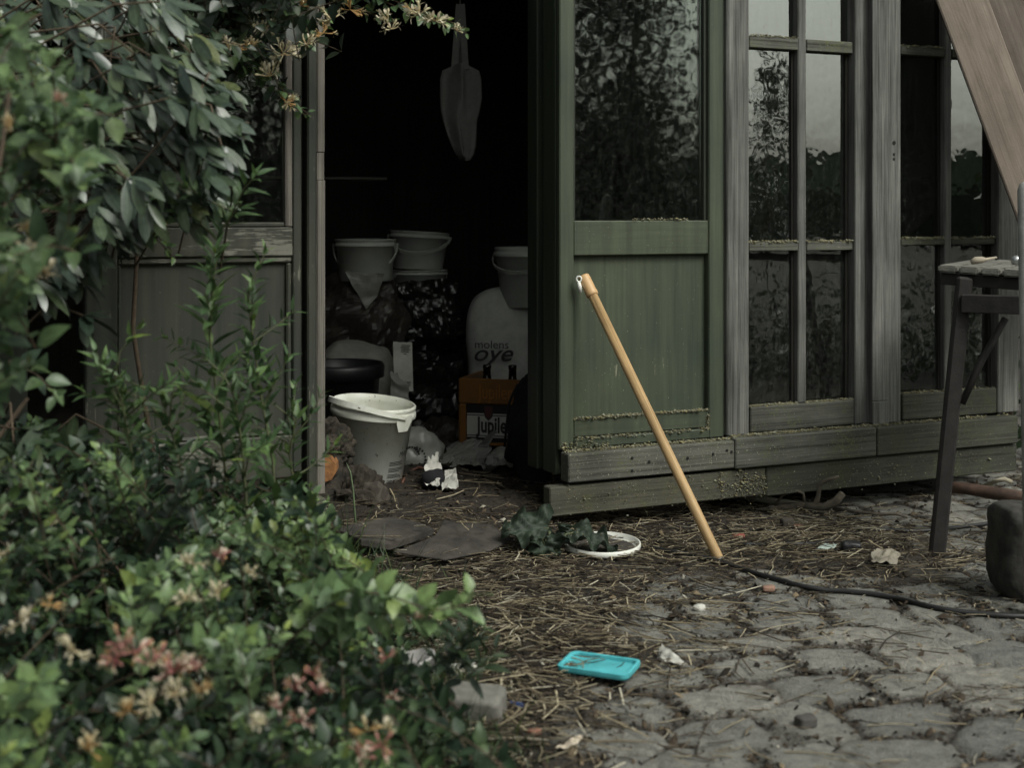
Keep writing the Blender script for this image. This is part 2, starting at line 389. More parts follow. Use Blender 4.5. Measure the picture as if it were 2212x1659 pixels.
f0 = noise(n, l, v, 260, 3, .6); r0 = ramp(n, [(.3, (.75,)), (.7, (1.2,))]); l.new(f0, r0.inputs[0])
stc = mix(n, l, 1., stc, r0.outputs[0], 'MULTIPLY')
f2 = noise(n, l, v, 6, 10, .78); r2 = ramp(n, [(.36, (.028, .024, .02)), (.5, (.10, .09, .074)), (.62, (.25, .235, .20))]); l.new(f2, r2.inputs[0])
drk = ramp(n, [(.35, (.016, .013, .010)), (.7, (.05, .040, .03))]); l.new(noise(n, l, v, 75, 6, .75), drk.inputs[0])
sand = mix(n, l, 1., r2.outputs[0], r0.outputs[0], 'MULTIPLY')
soil = mix(n, l, at.outputs['Alpha'], sand, drk.outputs[0])
base = mix(n, l, se.outputs[0], soil, stc)
edge = n.new('ShaderNodeMath'); edge.operation = 'MULTIPLY'; l.new(se.outputs[2], edge.inputs[0]); edge.inputs[1].default_value = 1.1
jn = noise(n, l, v, 110, 5, .8); rj = ramp(n, [(.38, (.2,)), (.55, (1,))]); l.new(jn, rj.inputs[0])
em = n.new('ShaderNodeMath'); em.operation = 'MULTIPLY'; l.new(edge.outputs[0], em.inputs[0]); l.new(rj.outputs[0], em.inputs[1]); em.use_clamp = True
base = mix(n, l, em.outputs[0], base, drk.outputs[0])
l.new(base, b.inputs['Base Color']); b.inputs['Roughness'].default_value = .78; b.inputs['Specular IOR Level'].default_value = .35
hb = n.new('ShaderNodeMath'); hb.operation = 'ADD'; l.new(f1, hb.inputs[0]); l.new(f0, hb.inputs[1]); bump(n, l, hb.outputs[0], b, 1., .008)
MGROUND = m
gcol = np.stack([gm, gr, gd, np.clip(gdr * 1.5 - .35, 0, 1)], -1)
g = np_mesh('ground', np.stack([GX.ravel(), GY.ravel(), gz], -1), Fg, MGROUND, None, gcol)
tag(g, 'worn grey cobbles sunk in dark trodden earth', 'ground', kind='structure')
def gz_at(x, y): return float(ground_eval(np.array([x]), np.array([y]))[0][0])
def GP(x, y, lift=0.):
    p = G(x, y)
    for _ in range(3): p = G(x, y, gz_at(p.x, p.y))
    p.z += lift; return p

# ------------------------------------------------------------------ the shed
M_GREEN_V = paint('green_paint_upright', (.060, .074, .052), (.20, .20, .14), 'z', .17)
M_GREEN_H = paint('green_paint_level', (.058, .071, .050), (.20, .20, .14), 'x', .28)
M_GREEN_E = paint('edge_green_half_shade', (.036, .047, .031), (.15, .18, .13), 'z', .12)  # greens of the leaf edges, darkened to carry shade
M_GREEN_D = paint('dark_green_and_edge_shade', (.026, .032, .023), (.12, .12, .09), 'z', .10)
M_OLD_V = paint('flaking_brown_paint_upright', (.042, .046, .038), (.16, .155, .125), 'z', .5)
M_OLD_H = paint('flaking_brown_paint_level', (.048, .049, .041), (.15, .145, .12), 'x', .66)
M_OLD_P = paint('faded_brown_paint', (.040, .043, .036), (.11, .105, .085), 'z', .12)
M_GREY_V = wood('grey_wood_upright', 'z', (.036, .037, .034), (.19, .19, .175))
M_GREY_H = wood('grey_wood_level', 'x', (.032, .032, .027), (.125, .125, .108), moss=.35, spots=.2)
M_SILL_H = wood('mossy_wood_level', 'x', (.024, .025, .020), (.082, .083, .066), moss=.6, mosscol=(.055, .06, .03), spots=.2)
M_SPECK_H = wood('speckled_wood_level', 'x', (.036, .036, .031), (.145, .142, .122), moss=.2, spots=.6)
M_LICH_H = wood('lichened_wood_level', 'x', (.036, .035, .027), (.105, .10, .078), moss=.7, mosscol=(.085, .085, .042), spots=.1)
M_RED_V = wood('bare_red_wood', 'z', (.070, .062, .052), (.225, .208, .182))
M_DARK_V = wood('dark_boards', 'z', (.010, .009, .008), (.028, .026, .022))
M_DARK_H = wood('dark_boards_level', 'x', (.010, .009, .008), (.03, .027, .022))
MG1 = glass('old_glass', .04, 1.75, 1.3, .008); MG2 = glass('dirty_glass', .08, 2.3, 5.7, .02); MG5 = glass('darker_glass', .05, 1.7, 4.1, .02); MG4 = glass('clean_glass', .045, 3.5, 3.3, .02); MG3 = glass('streaked_glass', .10, 2.4, 9.1, .02)
M_LICHEN = attrmat('lichen_crust', .9, 1., .3)
shed = thing('shed', 'old garden shed of green and grey weathered boards with glazed doors', 'shed', P0, AF)
TOP = 2.15
def lk(o): o['kind'] = 'stuff'; return o
def lichen(name, u0, u1, w, z, n, parent, dens=1., zs=.006, run=0.):
    """crust of small yellow-grey lobes along a ledge (u along, w outward face, z the ledge)"""
    V = []; Fc = []; cols = []
    q = rng.random(max(2, int(n)))
    base = np.array([(0, 0, 1), (1, 0, 0), (.5, .87, 0), (-.5, .87, 0), (-1, 0, 0), (-.5, -.87, 0), (.5, -.87, 0), (0, 0, -.6)])
    fs = [(0, a, a % 6 + 1) for a in range(1, 7)] + [(7, a % 6 + 1, a) for a in range(1, 7)]
    for _ in range(int(n * 2.6)):
        u = u0 + (u1 - u0) * rng.random()
        dd = fbm(np.array([u * 22.]), np.array([z * 40.]), 3, 3)[0]
        if dd < .52 - .25 * dens * rng.random(): continue
        s = float(np.clip(rng.lognormal(math.log(.0017), .5), .0008, .0050))
        o = len(V); c = np.array((u, w + rng.normal(0, .003), z + rng.normal(0, zs * .4) - run * rng.random() ** 2))
        a = rng.random() * 6.28; jt = rng.uniform(.6, 1.3, (8, 1)); bb = base * jt
        x = bb[:, 0] * math.cos(a) - bb[:, 1] * math.sin(a); y = bb[:, 0] * math.sin(a) + bb[:, 1] * math.cos(a)
        V += list(np.stack([c[0] + x * s * 1.2, c[1] + y * s, c[2] + bb[:, 2] * s * .8], -1))
        Fc += [tuple(i + o for i in f) for f in fs]
        k = rng.random(); cc = np.array((.36, .31, .15)) * (1 - k) + np.array((.34, .35, .28)) * k; cols += [cc * .62 * rng.uniform(.6, 1.15)] * 8
    return lk(np_mesh(name, np.array(V), np.array(Fc), M_LICHEN, parent, np.array(cols), False, local=True))
EPS = .0025
# --- base boards (butt jointed), their upper and lower course
def base_board(px0, px1, z0, z1, w, t, mat, u0=None, u1=None, lich=0, skew=0., label=None):
    a = LU(px0, w) if u0 is None else u0; b_ = LU(px1, w) if u1 is None else u1
    m_ = MB(); m_.box(a, b_, w, w + t, z0, z1, 0, .003, skew); o = m_.build('base_board', mat, shed)
    if label: o['label'] = label
    return o, a, b_
bb1, a1, b1 = base_board(1228, 1587, .160, .236, -.055, .045, M_SPECK_H, label='pale speckled base board with nail holes')
bb2, a2, b2 = base_board(1589, 1894, .1575, .241, -.058, .050, M_GREY_H)
bb3, a3, b3 = base_board(1896, 2200, .157, .240, -.056, .048, M_SILL_H)
lo1, c1, d1 = base_board(1188, 1654, .074, .151, -.045, .040, M_LICH_H, label='lower base board yellow with lichen')
lo2, c2, d2 = base_board(1656, 2197, .069, .153, -.042, .038, M_SILL_H)
M_HOLE = plain('nail_hole', (.008, .008, .007), .9, .1, bmp=0)
for px, z in ((1402, .198), (1595 - 110, .199), (1700 - 120, .206), (1365, .212), (1365, .178), (1540, .204), (1570, .211)):
    u = LU(px, -.055); nh = MB(); nh.lathe([(.0001, .0), (.0042, .0), (.0042, .0012), (.0001, .0012)], 8, 0, Matrix.Translation((u, -.0553, z)) @ Matrix.Rotation(R(90), 4, 'X')); nh.build('nail_hole', M_HOLE, bb1)
lichen('lichen', a1, b1, -.03, .238, 900, bb1, 1.2)
lichen('lichen', a2, b2, -.03, .243, 900, bb2, 1.)
lichen('lichen', a3, b3, -.03, .242, 500, bb3, .6)
lichen('lichen', d1 - .16, d1, -.0455, .11, 260, lo1, 1.4, .05)
lichen('lichen', c1 + .05, d1 - .1, -.0455, .11, 60, lo1, .8, .06)
lichen('lichen', c2, d2, -.0425, .11, 90, lo2, .6, .06)
# --- green sliding door
zr0, zr1 = .752, .846
dl0, dl1 = LU(1209), LU(1240); dr0, dr1 = LU(1532), LU(1565)
door = MB()
door.box(dl0, dl1, 0, .018, .238, TOP, 0); door.box(dr0, dr1, 0, .04, .238, TOP, 0)
door.box(dl1 + .0005, dr0 - .0005, .003, .04, zr0, zr1, 1); door.box(dl1 + .0005, dr0 - .0005, .002, .04, .268, .318, 1)
door.box(dl1 + .0005, dr0 - .0005, -.004, .036, .239, .2655, 1)
door.box(dl1 + .0005, dl1 + .010, .012, .04, zr1 + .0005, TOP - .06, 2, .001); door.box(dr0 - .010, dr0 - .0005, .012, .04, zr1 + .0005, TOP - .06, 2, .001)
door.box(dl1 + .0005, dr0 - .0005, .003, .04, TOP - .06, TOP - .001, 1)
gdoor = door.build('sliding_door', [M_GREEN_V, M_GREEN_H, M_GREEN_D], shed); gdoor['label'] = 'green painted sliding door'
pn = MB(); pn.box(dl1 + .001, dr0 - .001, .022, .034, .3185, zr0 - .0005, 0, .001); pn.build('panel', M_GREEN_V, gdoor)
pn = MB(); pn.box(dl1 + .0105, dr0 - .0105, .026, .030, zr1 + .001, TOP - .061, 0, 0); pn.build('pane', MG1, gdoor)
lichen('lichen', dl1, dr0, .0035, .319, 620, gdoor, 1.5, .004, .004); lichen('lichen', dl1, dr0, -.002, .267, 380, gdoor, 1.2, .004, .006)
lichen('lichen', dl1 + .18, dr0, .006, .848, 90, gdoor, .8); lichen('lichen', dr0 - .008, dr0, .002, .285, 60, gdoor, 2., .03)
lichen('lichen', dl0, dl1 + .1, -.004, .245, 90, gdoor, 1.4, .012)
# --- edges of the door leaves stacked behind it, seen side on; darker greens and dark groove strips stand for shade
def edge_board(px0, px1, w0, w1, z0, mat, label=None, wid=.075):
    m_ = MB(); u0 = LU(px0, w0); m_.box(u0, u0 + wid, w0, w1, z0, TOP, 0, .002); o = m_.build('door_edge_and_groove_shade', mat, shed)
    if label: o['label'] = label
edge_board(1212, 0, .0195, .029, .20, M_DARK_V, None, .024); edge_board(1200, 0, .0300, .105, .168, M_GREEN_E, 'green edge of the second door leaf, half shade put into its paint', .036)
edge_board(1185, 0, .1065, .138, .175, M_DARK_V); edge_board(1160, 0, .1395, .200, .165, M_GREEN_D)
# --- grey posts and windows
def post(px0, px1, w, t, z0, mat=M_GREY_V, label=None):
    m_ = MB(); m_.box(LU(px0, w), LU(px1, w), w, w + t, z0, TOP, 0, .004); o = m_.build('post', mat, shed)
    if label: o['label'] = label
    return o
post(1571, 1619, -.014, .06, .2415, label='silver grey post with a knot beside the green door')
gp = MB(); gp.box(LU(1565, .02), LU(1571.5, .02), .03, .06, .24, TOP, 0, 0); gp.build('gap_shade_strip', M_DARK_V, shed)  # dark strip stands for the shade in the open gap
def window(px0, pm0, pm1, px1, pst, zsill, zm, zt, mats, panes, lich):
    m_ = MB(); u0, u1, us = LU(px0, .012), LU(px1, .012), LU(pst, .005)
    um0, um1 = LU(pm0, .012), LU(pm1, .012)
    m_.box(u1, us, .000, .055, .2435, TOP, 0, .003)                       # stile
    m_.box(u0, u1 - .0005, .004, .055, .2432, zsill, 1, .003)                   # bottom rail
    m_.box(um0, um1, .012, .05, zsill + .0005, TOP - .05, 0, .003)            # upright bar
    for (a_, b_) in ((zm[0], zm[1]), (zt[0], zt[1])):
        m_.box(u0, um0 - .0005, .010, .05, a_, b_, 1, .002); m_.box(um1 + .0005, u1 - .0005, .010, .05, a_, b_, 1, .002)
    m_.box(u1 - .012, u1 - .0005, .03, .05, zm[1] + .0005, zt[0] - .0005, 2, .001); m_.box(u1 - .012, u1 - .0005, .03, .05, zsill + .0005, zm[0] - .0005, 2, .001)
    m_.box(um0 - .010, um0 - .0005, .03, .05, zm[1] + .0005, zt[0] - .0005, 2, .001); m_.box(um0 - .010, um0 - .0005, .03, .05, zsill + .0005, zm[0] - .0005, 2, .001)
    m_.box(u0, us, .006, .055, TOP - .0495, TOP, 1, .003)
    o = m_.build('window', mats, shed); rows = [(zsill, zm[0]), (zm[1], zt[0]), (zt[1], TOP - .05)]
    k = 0
    for (z0, z1) in rows:
        for (a_, b_) in ((u0, um0), (um1, u1)):
            g_ = MB(); g_.box(a_ + .001, b_ - .001, .036, .040, z0 + .001, z1 - .001, 0, 0); g_.build('pane', panes[k], o); k += 1
    for (uu0, uu1, z, n_, d_, run) in ((u0, um0, zsill, 380, 1.5, .006), (um1, u1, zsill, 380, 1.5, .006), (u0, um0, zm[1], 300, 1.3, .004), (um1, u1, zm[1], 300, 1.3, .004), (u0, um0, zt[1], 130, .7, .003)):
        lichen('lichen', uu0, uu1, .014, z + .002, n_ * lich, o, d_, .004, run)
    return o
window(1618, 1724, 1742, 1842, 1883, .316, (.758, .783), (1.338, 1.372), [M_GREY_V, M_GREY_H, M_DARK_V], [MG2, MG2, MG4, MG4, MG4, MG4], 1.)
gp = MB(); gp.box(LU(1880, .02), LU(1890, .02), .03, .06, .242, TOP, 0, 0); gp.build('gap_shade_strip', M_DARK_V, shed)  # shade of the gap by the post, drawn as a dark strip
gpost = post(1887, 1947, -.020, .06, .2435, label='grey post with keyholes between the windows')
for (px, y, s) in ((1931, 308, .011), (1931, 333, .008), (1931, 343, .008)):
    kh = MB(); kh.lathe([(.0001, 0), (s * .55, 0), (s * .55, .001), (.0001, .001)], 10, 0, Matrix.Translation((LU(px, -.02), -.0203, LZ(px, y, -.02))) @ Matrix.Rotation(R(90), 4, 'X')); kh.build('keyhole', M_HOLE, gpost)
m_ = MB(); m_.box(LU(1886, -.03), LU(1920, -.03), -.031, -.0203, .2445, .312, 0, .002); m_.box(LU(1886, -.03), LU(1920, -.03), -.0285, -.0203, .3125, TOP - .002, 0, .002); m_.build('cover_strip', M_GREY_V, shed)
window(1946, 2041, 2056, 2150, 2199, .322, (.770, .790), (1.345, 1.372), [M_GREY_V, M_SILL_H, M_DARK_V], [MG3, MG3, MG5, MG4, MG5, MG4], .7)
# --- left door: flaking brown green paint, panel below, glass above
wl_ = .0
ll0, ll1 = LU(185), LU(254); lr0, lr1 = LU(634), LU(653)
dm = MB()
dm.box(ll0, ll1, 0, .04, .235, TOP, 0); dm.box(lr0, lr1, .004, .04, .235, TOP, 0, .003)
zt_, zb_ = LZ(520, 491), LZ(520, 560)
dm.box(ll1 + .0005, lr0 - .0005, .004, .04, zb_ + .006, zt_, 1); zp = LZ(600, 943); zq = LZ(600, 1035)
dm.box(ll1 + .0005, lr0 - .0005, .004, .04, zq, zp, 1)
for (a_, b_, c_, d_) in ((ll1 + .0005, lr0 - .0005, zb_ - .010, zb_ + .0055), (ll1 + .0005, lr0 - .0005, zp + .0005, zp + .010)): dm.box(a_, b_, .010, .04, c_, d_, 1, .004)
dm.box(lr0 - .014, lr0 - .0005, .010, .04, zp + .0105, zb_ - .0105, 0, .004); dm.box(ll1 + .0005, ll1 + .010, .010, .04, zp + .0105, zb_ - .0105, 0, .004)
dm.box(lr0 - .018, lr0 - .0005, .006, .04, zt_ + .0005, TOP - .06, 2, .003); dm.box(ll1 + .0005, lr0 - .0185, .010, .04, zt_ + .0005, zt_ + .012, 1, .003)
dm.box(ll1, lr0, .004, .04, TOP - .0595, TOP - .001, 1)
ldoor = dm.build('sliding_door', [M_OLD_V, M_OLD_H, M_RED_V], shed); ldoor['label'] = 'left door in flaking brown green paint'
pn = MB(); pn.box(ll1 + .001, lr0 - .001, .024, .034, zp + .002, zb_ - .002, 0, .001); pn.build('panel', M_OLD_P, ldoor)
pn = MB(); pn.box(ll1 + .001, lr0 - .019, .026, .030, zt_ + .0125, TOP - .06, 0, 0); pn.build('pane', MG1, ldoor)
# frame post of the doorway
gp = MB(); gp.box(LU(652, .03), LU(664, .03), .03, .06, .19, TOP, 0, 0); gp.build('gap_shade_strip', M_DARK_V, shed)  # gap beside the left door, its shade made as a dark strip
m_ = MB(); m_.box(LU(664, -.01), LU(684, -.01), -.012, .07, .178, TOP, 0, .004); o_ = m_.build('post', M_OLD_V, shed); o_['label'] = 'post in flaking grey green paint beside the doorway'
m_ = MB(); m_.box(LU(684.5, -.01), LU(703, -.01), -.010, .07, .178, LZ(700, 388), 0, .003)
m_.box(LU(684.5, -.01), LU(700, -.01), -.010, .07, LZ(700, 388), LZ(700, 330), 0, 0); m_.box(LU(684.5, -.01), LU(702, -.01), -.010, .07, LZ(700, 330), TOP, 0, .003)
o_ = m_.build('door_stop', M_RED_V, shed); o_['label'] = 'bare red brown wood edge of the doorway'
uL = LU(705, -.05)
m_ = MB(); m_.box(-2.3, uL, -.050, -.0005, LZ(700, 1094, -.05), .1775, 0, .004); m_.build('base_board', M_GREY_H, shed)
m_ = MB(); m_.box(-2.3, uL + .004, -.058, -.01, LZ(700, 1130, -.05), LZ(700, 1096, -.05), 0, .004); m_.build('base_board', M_GREY_H, shed)
# --- wall left of the left door, end wall, back wall, roof, floor
m_ = MB(); m_.box(-2.3, LU(60), 0, .04, .18, TOP, 0, .003); m_.build('wall', M_OLD_V, shed)
UR = LU(2200)
m_ = MB(); m_.box(UR - .03, UR - .001, .056, 2.5, .07, TOP, 0, .003); m_.build('wall', M_GREY_V, shed)
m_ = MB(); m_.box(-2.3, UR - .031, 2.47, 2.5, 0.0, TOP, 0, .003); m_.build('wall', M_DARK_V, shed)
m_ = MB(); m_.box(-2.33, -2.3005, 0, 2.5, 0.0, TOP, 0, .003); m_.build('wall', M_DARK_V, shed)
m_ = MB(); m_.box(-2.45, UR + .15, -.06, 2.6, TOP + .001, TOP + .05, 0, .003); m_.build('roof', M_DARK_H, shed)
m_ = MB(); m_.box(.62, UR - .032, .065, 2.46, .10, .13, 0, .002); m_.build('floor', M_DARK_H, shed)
m_ = MB(); m_.box(LU(700, 1.3) - 1., LU(832, 1.3), 1.28, 1.5, LZ(760, 388, 1.3), LZ(760, 382, 1.3), 0, .001); o_ = m_.build('shelf', wood('shelf_board', 'x', (.03, .028, .024), (.09, .085, .075)), shed)
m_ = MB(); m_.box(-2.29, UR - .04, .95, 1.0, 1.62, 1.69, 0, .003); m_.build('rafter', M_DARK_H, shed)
m_ = MB(); m_.box(LU(1870), LU(1890), .18, .21, -.01, .0995, 0, .003); m_.build('foot_post', M_GREY_V, shed)
# ------------------------------------------------------------------ leaves, stems, flowers
PROF = {'ovate': lambda t: np.sin(np.pi * np.clip(t, 0, 1) ** .72) ** .85, 'oblong': lambda t: np.sin(np.pi * t ** .95) ** .55 * (1 - .25 * (1 - t) ** 2),
        'lance': lambda t: np.sin(np.pi * t ** .62) ** 1.15}
def leaf_arrays(P, A, N, L, Wd, droop, fold, rnd, age, prof='ovate', n=5, wave=.0, twist=None):
    P, A, N = (np.asarray(x, float) for x in (P, A, N)); L, Wd, droop, fold, rnd, age = (np.asarray(x, float)[:, None, None] for x in (L, Wd, droop, fold, rnd, age))
    A = A / np.linalg.norm(A, axis=1, keepdims=True); N = N - A * (A * N).sum(1, keepdims=True); N = N / (np.linalg.norm(N, axis=1, keepdims=True) + 1e-9)
    S = np.cross(N, A); k = len(P)
    t = np.linspace(0, 1, n + 1)[None, :, None]; s = np.array([-1., 0., 1.])[None, None, :]
    w = np.maximum(PROF[prof](t), .03) * .5
    ph = rng.random((k, 1, 1)) * 6.28
    lat = s * w * Wd * (1 + wave * np.sin(t * 19 + ph + s))
    up = fold * np.abs(s) * w * Wd - droop * L * t ** 2 + wave * .5 * Wd * np.abs(s) * np.sin(t * 14 + ph)
    al = t * L + 0 * s
    V = P[:, None, None, :] + A[:, None, None, :] * al[..., None] + S[:, None, None, :] * lat[..., None] + N[:, None, None, :] * up[..., None]
    col = np.stack([rnd + 0 * al, t + 0 * al, np.abs(s) + 0 * al, age + 0 * al], -1)
    ii = np.arange((n + 1) * 3).reshape(n + 1, 3)
    f = np.stack([ii[:-1, :-1], ii[:-1, 1:], ii[1:, 1:], ii[1:, :-1]], -1).reshape(-1, 4)
    Fq = (f[None] + (np.arange(k) * (n + 1) * 3)[:, None, None]).reshape(-1, 4)
    return V.reshape(-1, 3), Fq, col.reshape(-1, 4)
class Leaves:
    def __init__(s): s.r = []
    def add(s, p, a, n, L, Wd, droop, fold, age, rnd=None): s.r.append((p, a, n, L, Wd, droop, fold, rng.random() if rnd is None else rnd, age))
    def build(s, name, mat, parent, prof='ovate', n=5, wave=0.):
        c = list(zip(*s.r)); V, Fq, col = leaf_arrays(np.array([tuple(x) for x in c[0]]), np.array([tuple(x) for x in c[1]]), np.array([tuple(x) for x in c[2]]), *c[3:7], c[7], c[8], prof, n, wave)
        return np_mesh(name, V, Fq, mat, parent, col)
def inpoly(x, y, poly):
    c = False; j = len(poly) - 1
    for i in range(len(poly)):
        xi, yi = poly[i]; xj, yj = poly[j]
        if (yi > y) != (yj > y) and x < (xj - xi) * (y - yi) / (yj - yi) + xi: c = not c
        j = i
    return c
def sample(poly, n):
    xs = [p[0] for p in poly]; ys = [p[1] for p in poly]; out = []
    while len(out) < n:
        x = rng.uniform(min(xs), max(xs)); y = rng.uniform(min(ys), max(ys))
        if inpoly(x, y, poly): out.append((x, y))
    return out
rv = lambda s=1.: Vector(rng.normal(0, s, 3))
UP = Vector((0, 0, 1)); TOCAM = Vector((0, -1, .15))
def pair_shoot(lv, st, pts, leafL, ratio=.62, spacing=.028, age0=.0, age1=1., rad=.0013, size_tip=.45, splay=.9, start=.0, dens=2):
    """leaves in opposite pairs along a curved stem pts (base -> tip)"""
    pts = [Vector(p) for p in pts]
    d = [0.]
    for i in range(1, len(pts)): d.append(d[-1] + (pts[i] - pts[i - 1]).length)
    T = d[-1]; st.tube(pts, [rad * (1.25 - .7 * x / T) for x in d], 5, 0, False)
    s = T * start; ang = rng.random() * 6.28
    while s <= T:
        i = max(k for k in range(len(d)) if d[k] <= s + 1e-9); i = min(i, len(pts) - 2)
        f = (s - d[i]) / max(1e-6, d[i + 1] - d[i]); p = pts[i].lerp(pts[i + 1], f); t = (pts[i + 1] - pts[i]).normalized()
        q = s / T; o = t.orthogonal().normalized(); o.rotate(Matrix.Rotation(ang, 3, t)); ang += 1.571 + rng.normal(0, .25)
        k = 1 - (1 - size_tip) * max(0, (q - .55) / .45)
        for h in range(dens):
            sd = o.copy(); sd.rotate(Matrix.Rotation(6.283 * h / dens, 3, t))
            a = (sd * splay + t * (.45 + .4 * q) + UP * .12 + rv(.16)).normalized()
            n = (UP * .75 + TOCAM * .25 - a * .2 + t * .5 + rv(.25))
            L = leafL * k * rng.uniform(.75, 1.15)
            lv.add(p + a * .004, a, n, L, L * ratio * rng.uniform(.85, 1.12), rng.uniform(.02, .28), rng.uniform(.1, .5), float(np.clip(age0 + (age1 - age0) * q ** 1.5 + rng.normal(0, .08), 0, 1)))
        s += spacing * k * rng.uniform(.75, 1.25)
def arc(tip, d, length, sag, n=6):
    tip = Vector(tip); d = Vector(d).normalized(); b_ = rv(.06)
    return [tip - d * length * s - UP * sag * s * s * length + b_ * s * (1 - s) * length for s in np.linspace(1, 0, n)]
M_STEM = plain('green_stem', (.075, .085, .04), .6, .3, 40, bmp=0); M_TWIG = plain('brown_stem', (.07, .05, .032), .8, .3, 60)
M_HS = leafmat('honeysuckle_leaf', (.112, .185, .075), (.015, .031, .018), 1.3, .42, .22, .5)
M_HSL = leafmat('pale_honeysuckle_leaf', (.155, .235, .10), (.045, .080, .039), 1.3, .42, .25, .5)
M_HSD = leafmat('shade_toned_honeysuckle_leaf', (.050, .080, .034), (.018, .032, .018), 1.3, .42, .18, .5)  # darker copy of the honeysuckle leaf, shade put into its colour
M_RH = leafmat('rhododendron_leaf', (.085, .118, .070), (.036, .056, .038), 1.75, .36, .08, .6)
M_WEED = leafmat('weed_leaf', (.090, .155, .060), (.030, .060, .028), 1.25, .5, .25, .4)
M_GC = leafmat('ground_cover_leaf', (.065, .095, .042), (.018, .034, .017), 1.2, .5, .2, .4)
M_PETAL = attrmat('petals', .6, 1., .1, .3, .3)
# flower heads of the honeysuckle: whorls of lipped tubes with stamens
def flower_mesh(kind, seed):
    r_ = np.random.default_rng(seed); V = []; Fc = []; col = []
    cream = np.array((.58, .52, .34)); ochre = np.array((.46, .28, .11)); red = np.array((.24, .06, .065)); pale = np.array((.68, .61, .50)); pink = np.array((.42, .20, .17))
    def strip(pts, ws, side, c0, c1):
        o = len(V)
        for i, (p, w_) in enumerate(zip(pts, ws)):
            V.append(p - side * w_); V.append(p + side * w_); f = i / (len(pts) - 1); c = c0 * (1 - f) + c1 * f; col.append(c); col.append(c)
        for i in range(len(pts) - 1): Fc.append((o + 2 * i, o + 2 * i + 1, o + 2 * i + 3, o + 2 * i + 2))
    for k in range(int(r_.integers(7, 12))):
        a = r_.random() * 6.28; el = r_.uniform(-.35, 1.15); d = np.array((math.cos(a) * math.cos(el), math.sin(a) * math.cos(el), math.sin(el)))
        u = np.array((0, 0, 1.)) - d * d[2]; u /= np.linalg.norm(u) + 1e-6; s = np.cross(d, u); L = r_.uniform(.018, .030)
        if kind == 'cream': c0, c1, c2 = (ochre * .9, cream, pale) if r_.random() < .55 else (cream * .9, cream, pale)
        elif kind == 'pink': c0, c1, c2 = red, pink, pale if r_.random() < .6 else ochre
        else: c0, c1, c2 = ochre * .8, ochre, cream
        o = len(V); n = 5
        cv = r_.uniform(-.15, .35)
        cen = [d * L * t + u * cv * L * t * t for t in np.linspace(0, 1, 5)]
        for i, p in enumerate(cen):
            rr = .0011 + .0017 * (i / 4) ** 2
            for q in range(n):
                an = 6.283 * q / n; V.append(p + (u * math.cos(an) + s * math.sin(an)) * rr); col.append(c0 * (1 - i / 4) + c1 * (i / 4))
        for i in range(4):
            for q in range(n): Fc.append((o + i * n + q, o + i * n + (q + 1) % n, o + (i + 1) * n + (q + 1) % n, o + (i + 1) * n + q))
        e = cen[-1]; opened = r_.random() < .75
        if opened:
            strip([e + d * .011 * t + u * (.004 + .010 * t * t) for t in np.linspace(0, 1, 5)], [.0028, .0042, .0048, .004, .002], s, c1, c2)
            strip([e + d * .009 * t - u * (.002 + .013 * t * t) for t in np.linspace(0, 1, 5)], [.0018, .002, .002, .0017, .001], s, c1, c2)
            for q in range(4):
                j = r_.normal(0, .25, 3); dd = d + j * .5 + u * .1
                strip([e + dd * .020 * t for t in np.linspace(0, 1, 3)], [.0005, .0005, .0009], s, cream * .9, cream)
        else:
            o = len(V)
            for i, (t, rr) in enumerate(((0, .0028), (.004, .0036), (.009, .0030), (.012, .0006))):
                for q in range(n):
                    an = 6.283 * q / n; V.append(e + d * t + (u * math.cos(an) + s * math.sin(an)) * rr); col.append(c1)
            for i in range(3):
                for q in range(n): Fc.append((o + i * n + q, o + i * n + (q + 1) % n, o + (i + 1) * n + (q + 1) % n, o + (i + 1) * n + q))
    V = np.array(V); me_o = np_mesh('flower_cluster', V, np.array(Fc), M_PETAL, None, np.array(col))
    me = me_o.data; bpy.data.objects.remove(me_o); return me
FL = {k: [flower_mesh(k, s + 10 * i) for s in range(3)] for i, k in enumerate(('cream', 'pink', 'ochre'))}
def flowers(parent, items):
    M = root_matrix(parent).inverted()
    for (x, y, Y, kind, sz) in items:
        o = bpy.data.objects.new('flower_cluster', FL[kind][int(rng.integers(3))]); o.location = M @ W(x, y, Y)
        o.rotation_euler = tuple(rng.uniform(-.6, .6, 2)) + (rng.random() * 6.28,); o.scale = (sz * .43,) * 3; link(o, parent)
        o['label'] = {'cream': 'cream flower cluster', 'pink': 'pink and white flower cluster', 'ochre': 'faded ochre flower cluster'}[kind]
# ---- 1 honeysuckle in the lower left
bush = thing('honeysuckle_bush', 'wide honeysuckle bush with pink and cream flowers filling the lower left foreground', 'bush', (-.75, 2.15, 0))
lv, st = Leaves(), MB(); lvb = Leaves()
POLY = [(-80, 930), (60, 910), (130, 925), (190, 930), (250, 950), (300, 900), (350, 960), (430, 960), (520, 1000), (600, 1040), (660, 1090), (700, 1150), (720, 1230), (730, 1300), (800, 1360), (880, 1430), (900, 1500), (850, 1560), (880, 1659), (900, 1760), (-80, 1760)]
for (x, y) in sample(POLY, 760):
    ym = F * H / max(60, (y - HY)); hi = min(ym * .97, 2.85 if y < 1150 else 2.6); lo = max(1.55, min(hi * .74, 2.15)); Y = rng.uniform(lo, hi)
    tip = W(x, y, Y)
    if tip.z < .03: continue
    d = Vector((rng.normal(.15, .55), rng.normal(-.45, .4), rng.uniform(.1, 1.)))
    ln = min(rng.uniform(.12, .26), tip.z * 1.6 + .05)
    young = rng.random() ** 2.2
    pair_shoot(lv, st, arc(tip, d, ln, .25), rng.uniform(.018, .043), rng.uniform(.46, .68), .023, young * .35, young)
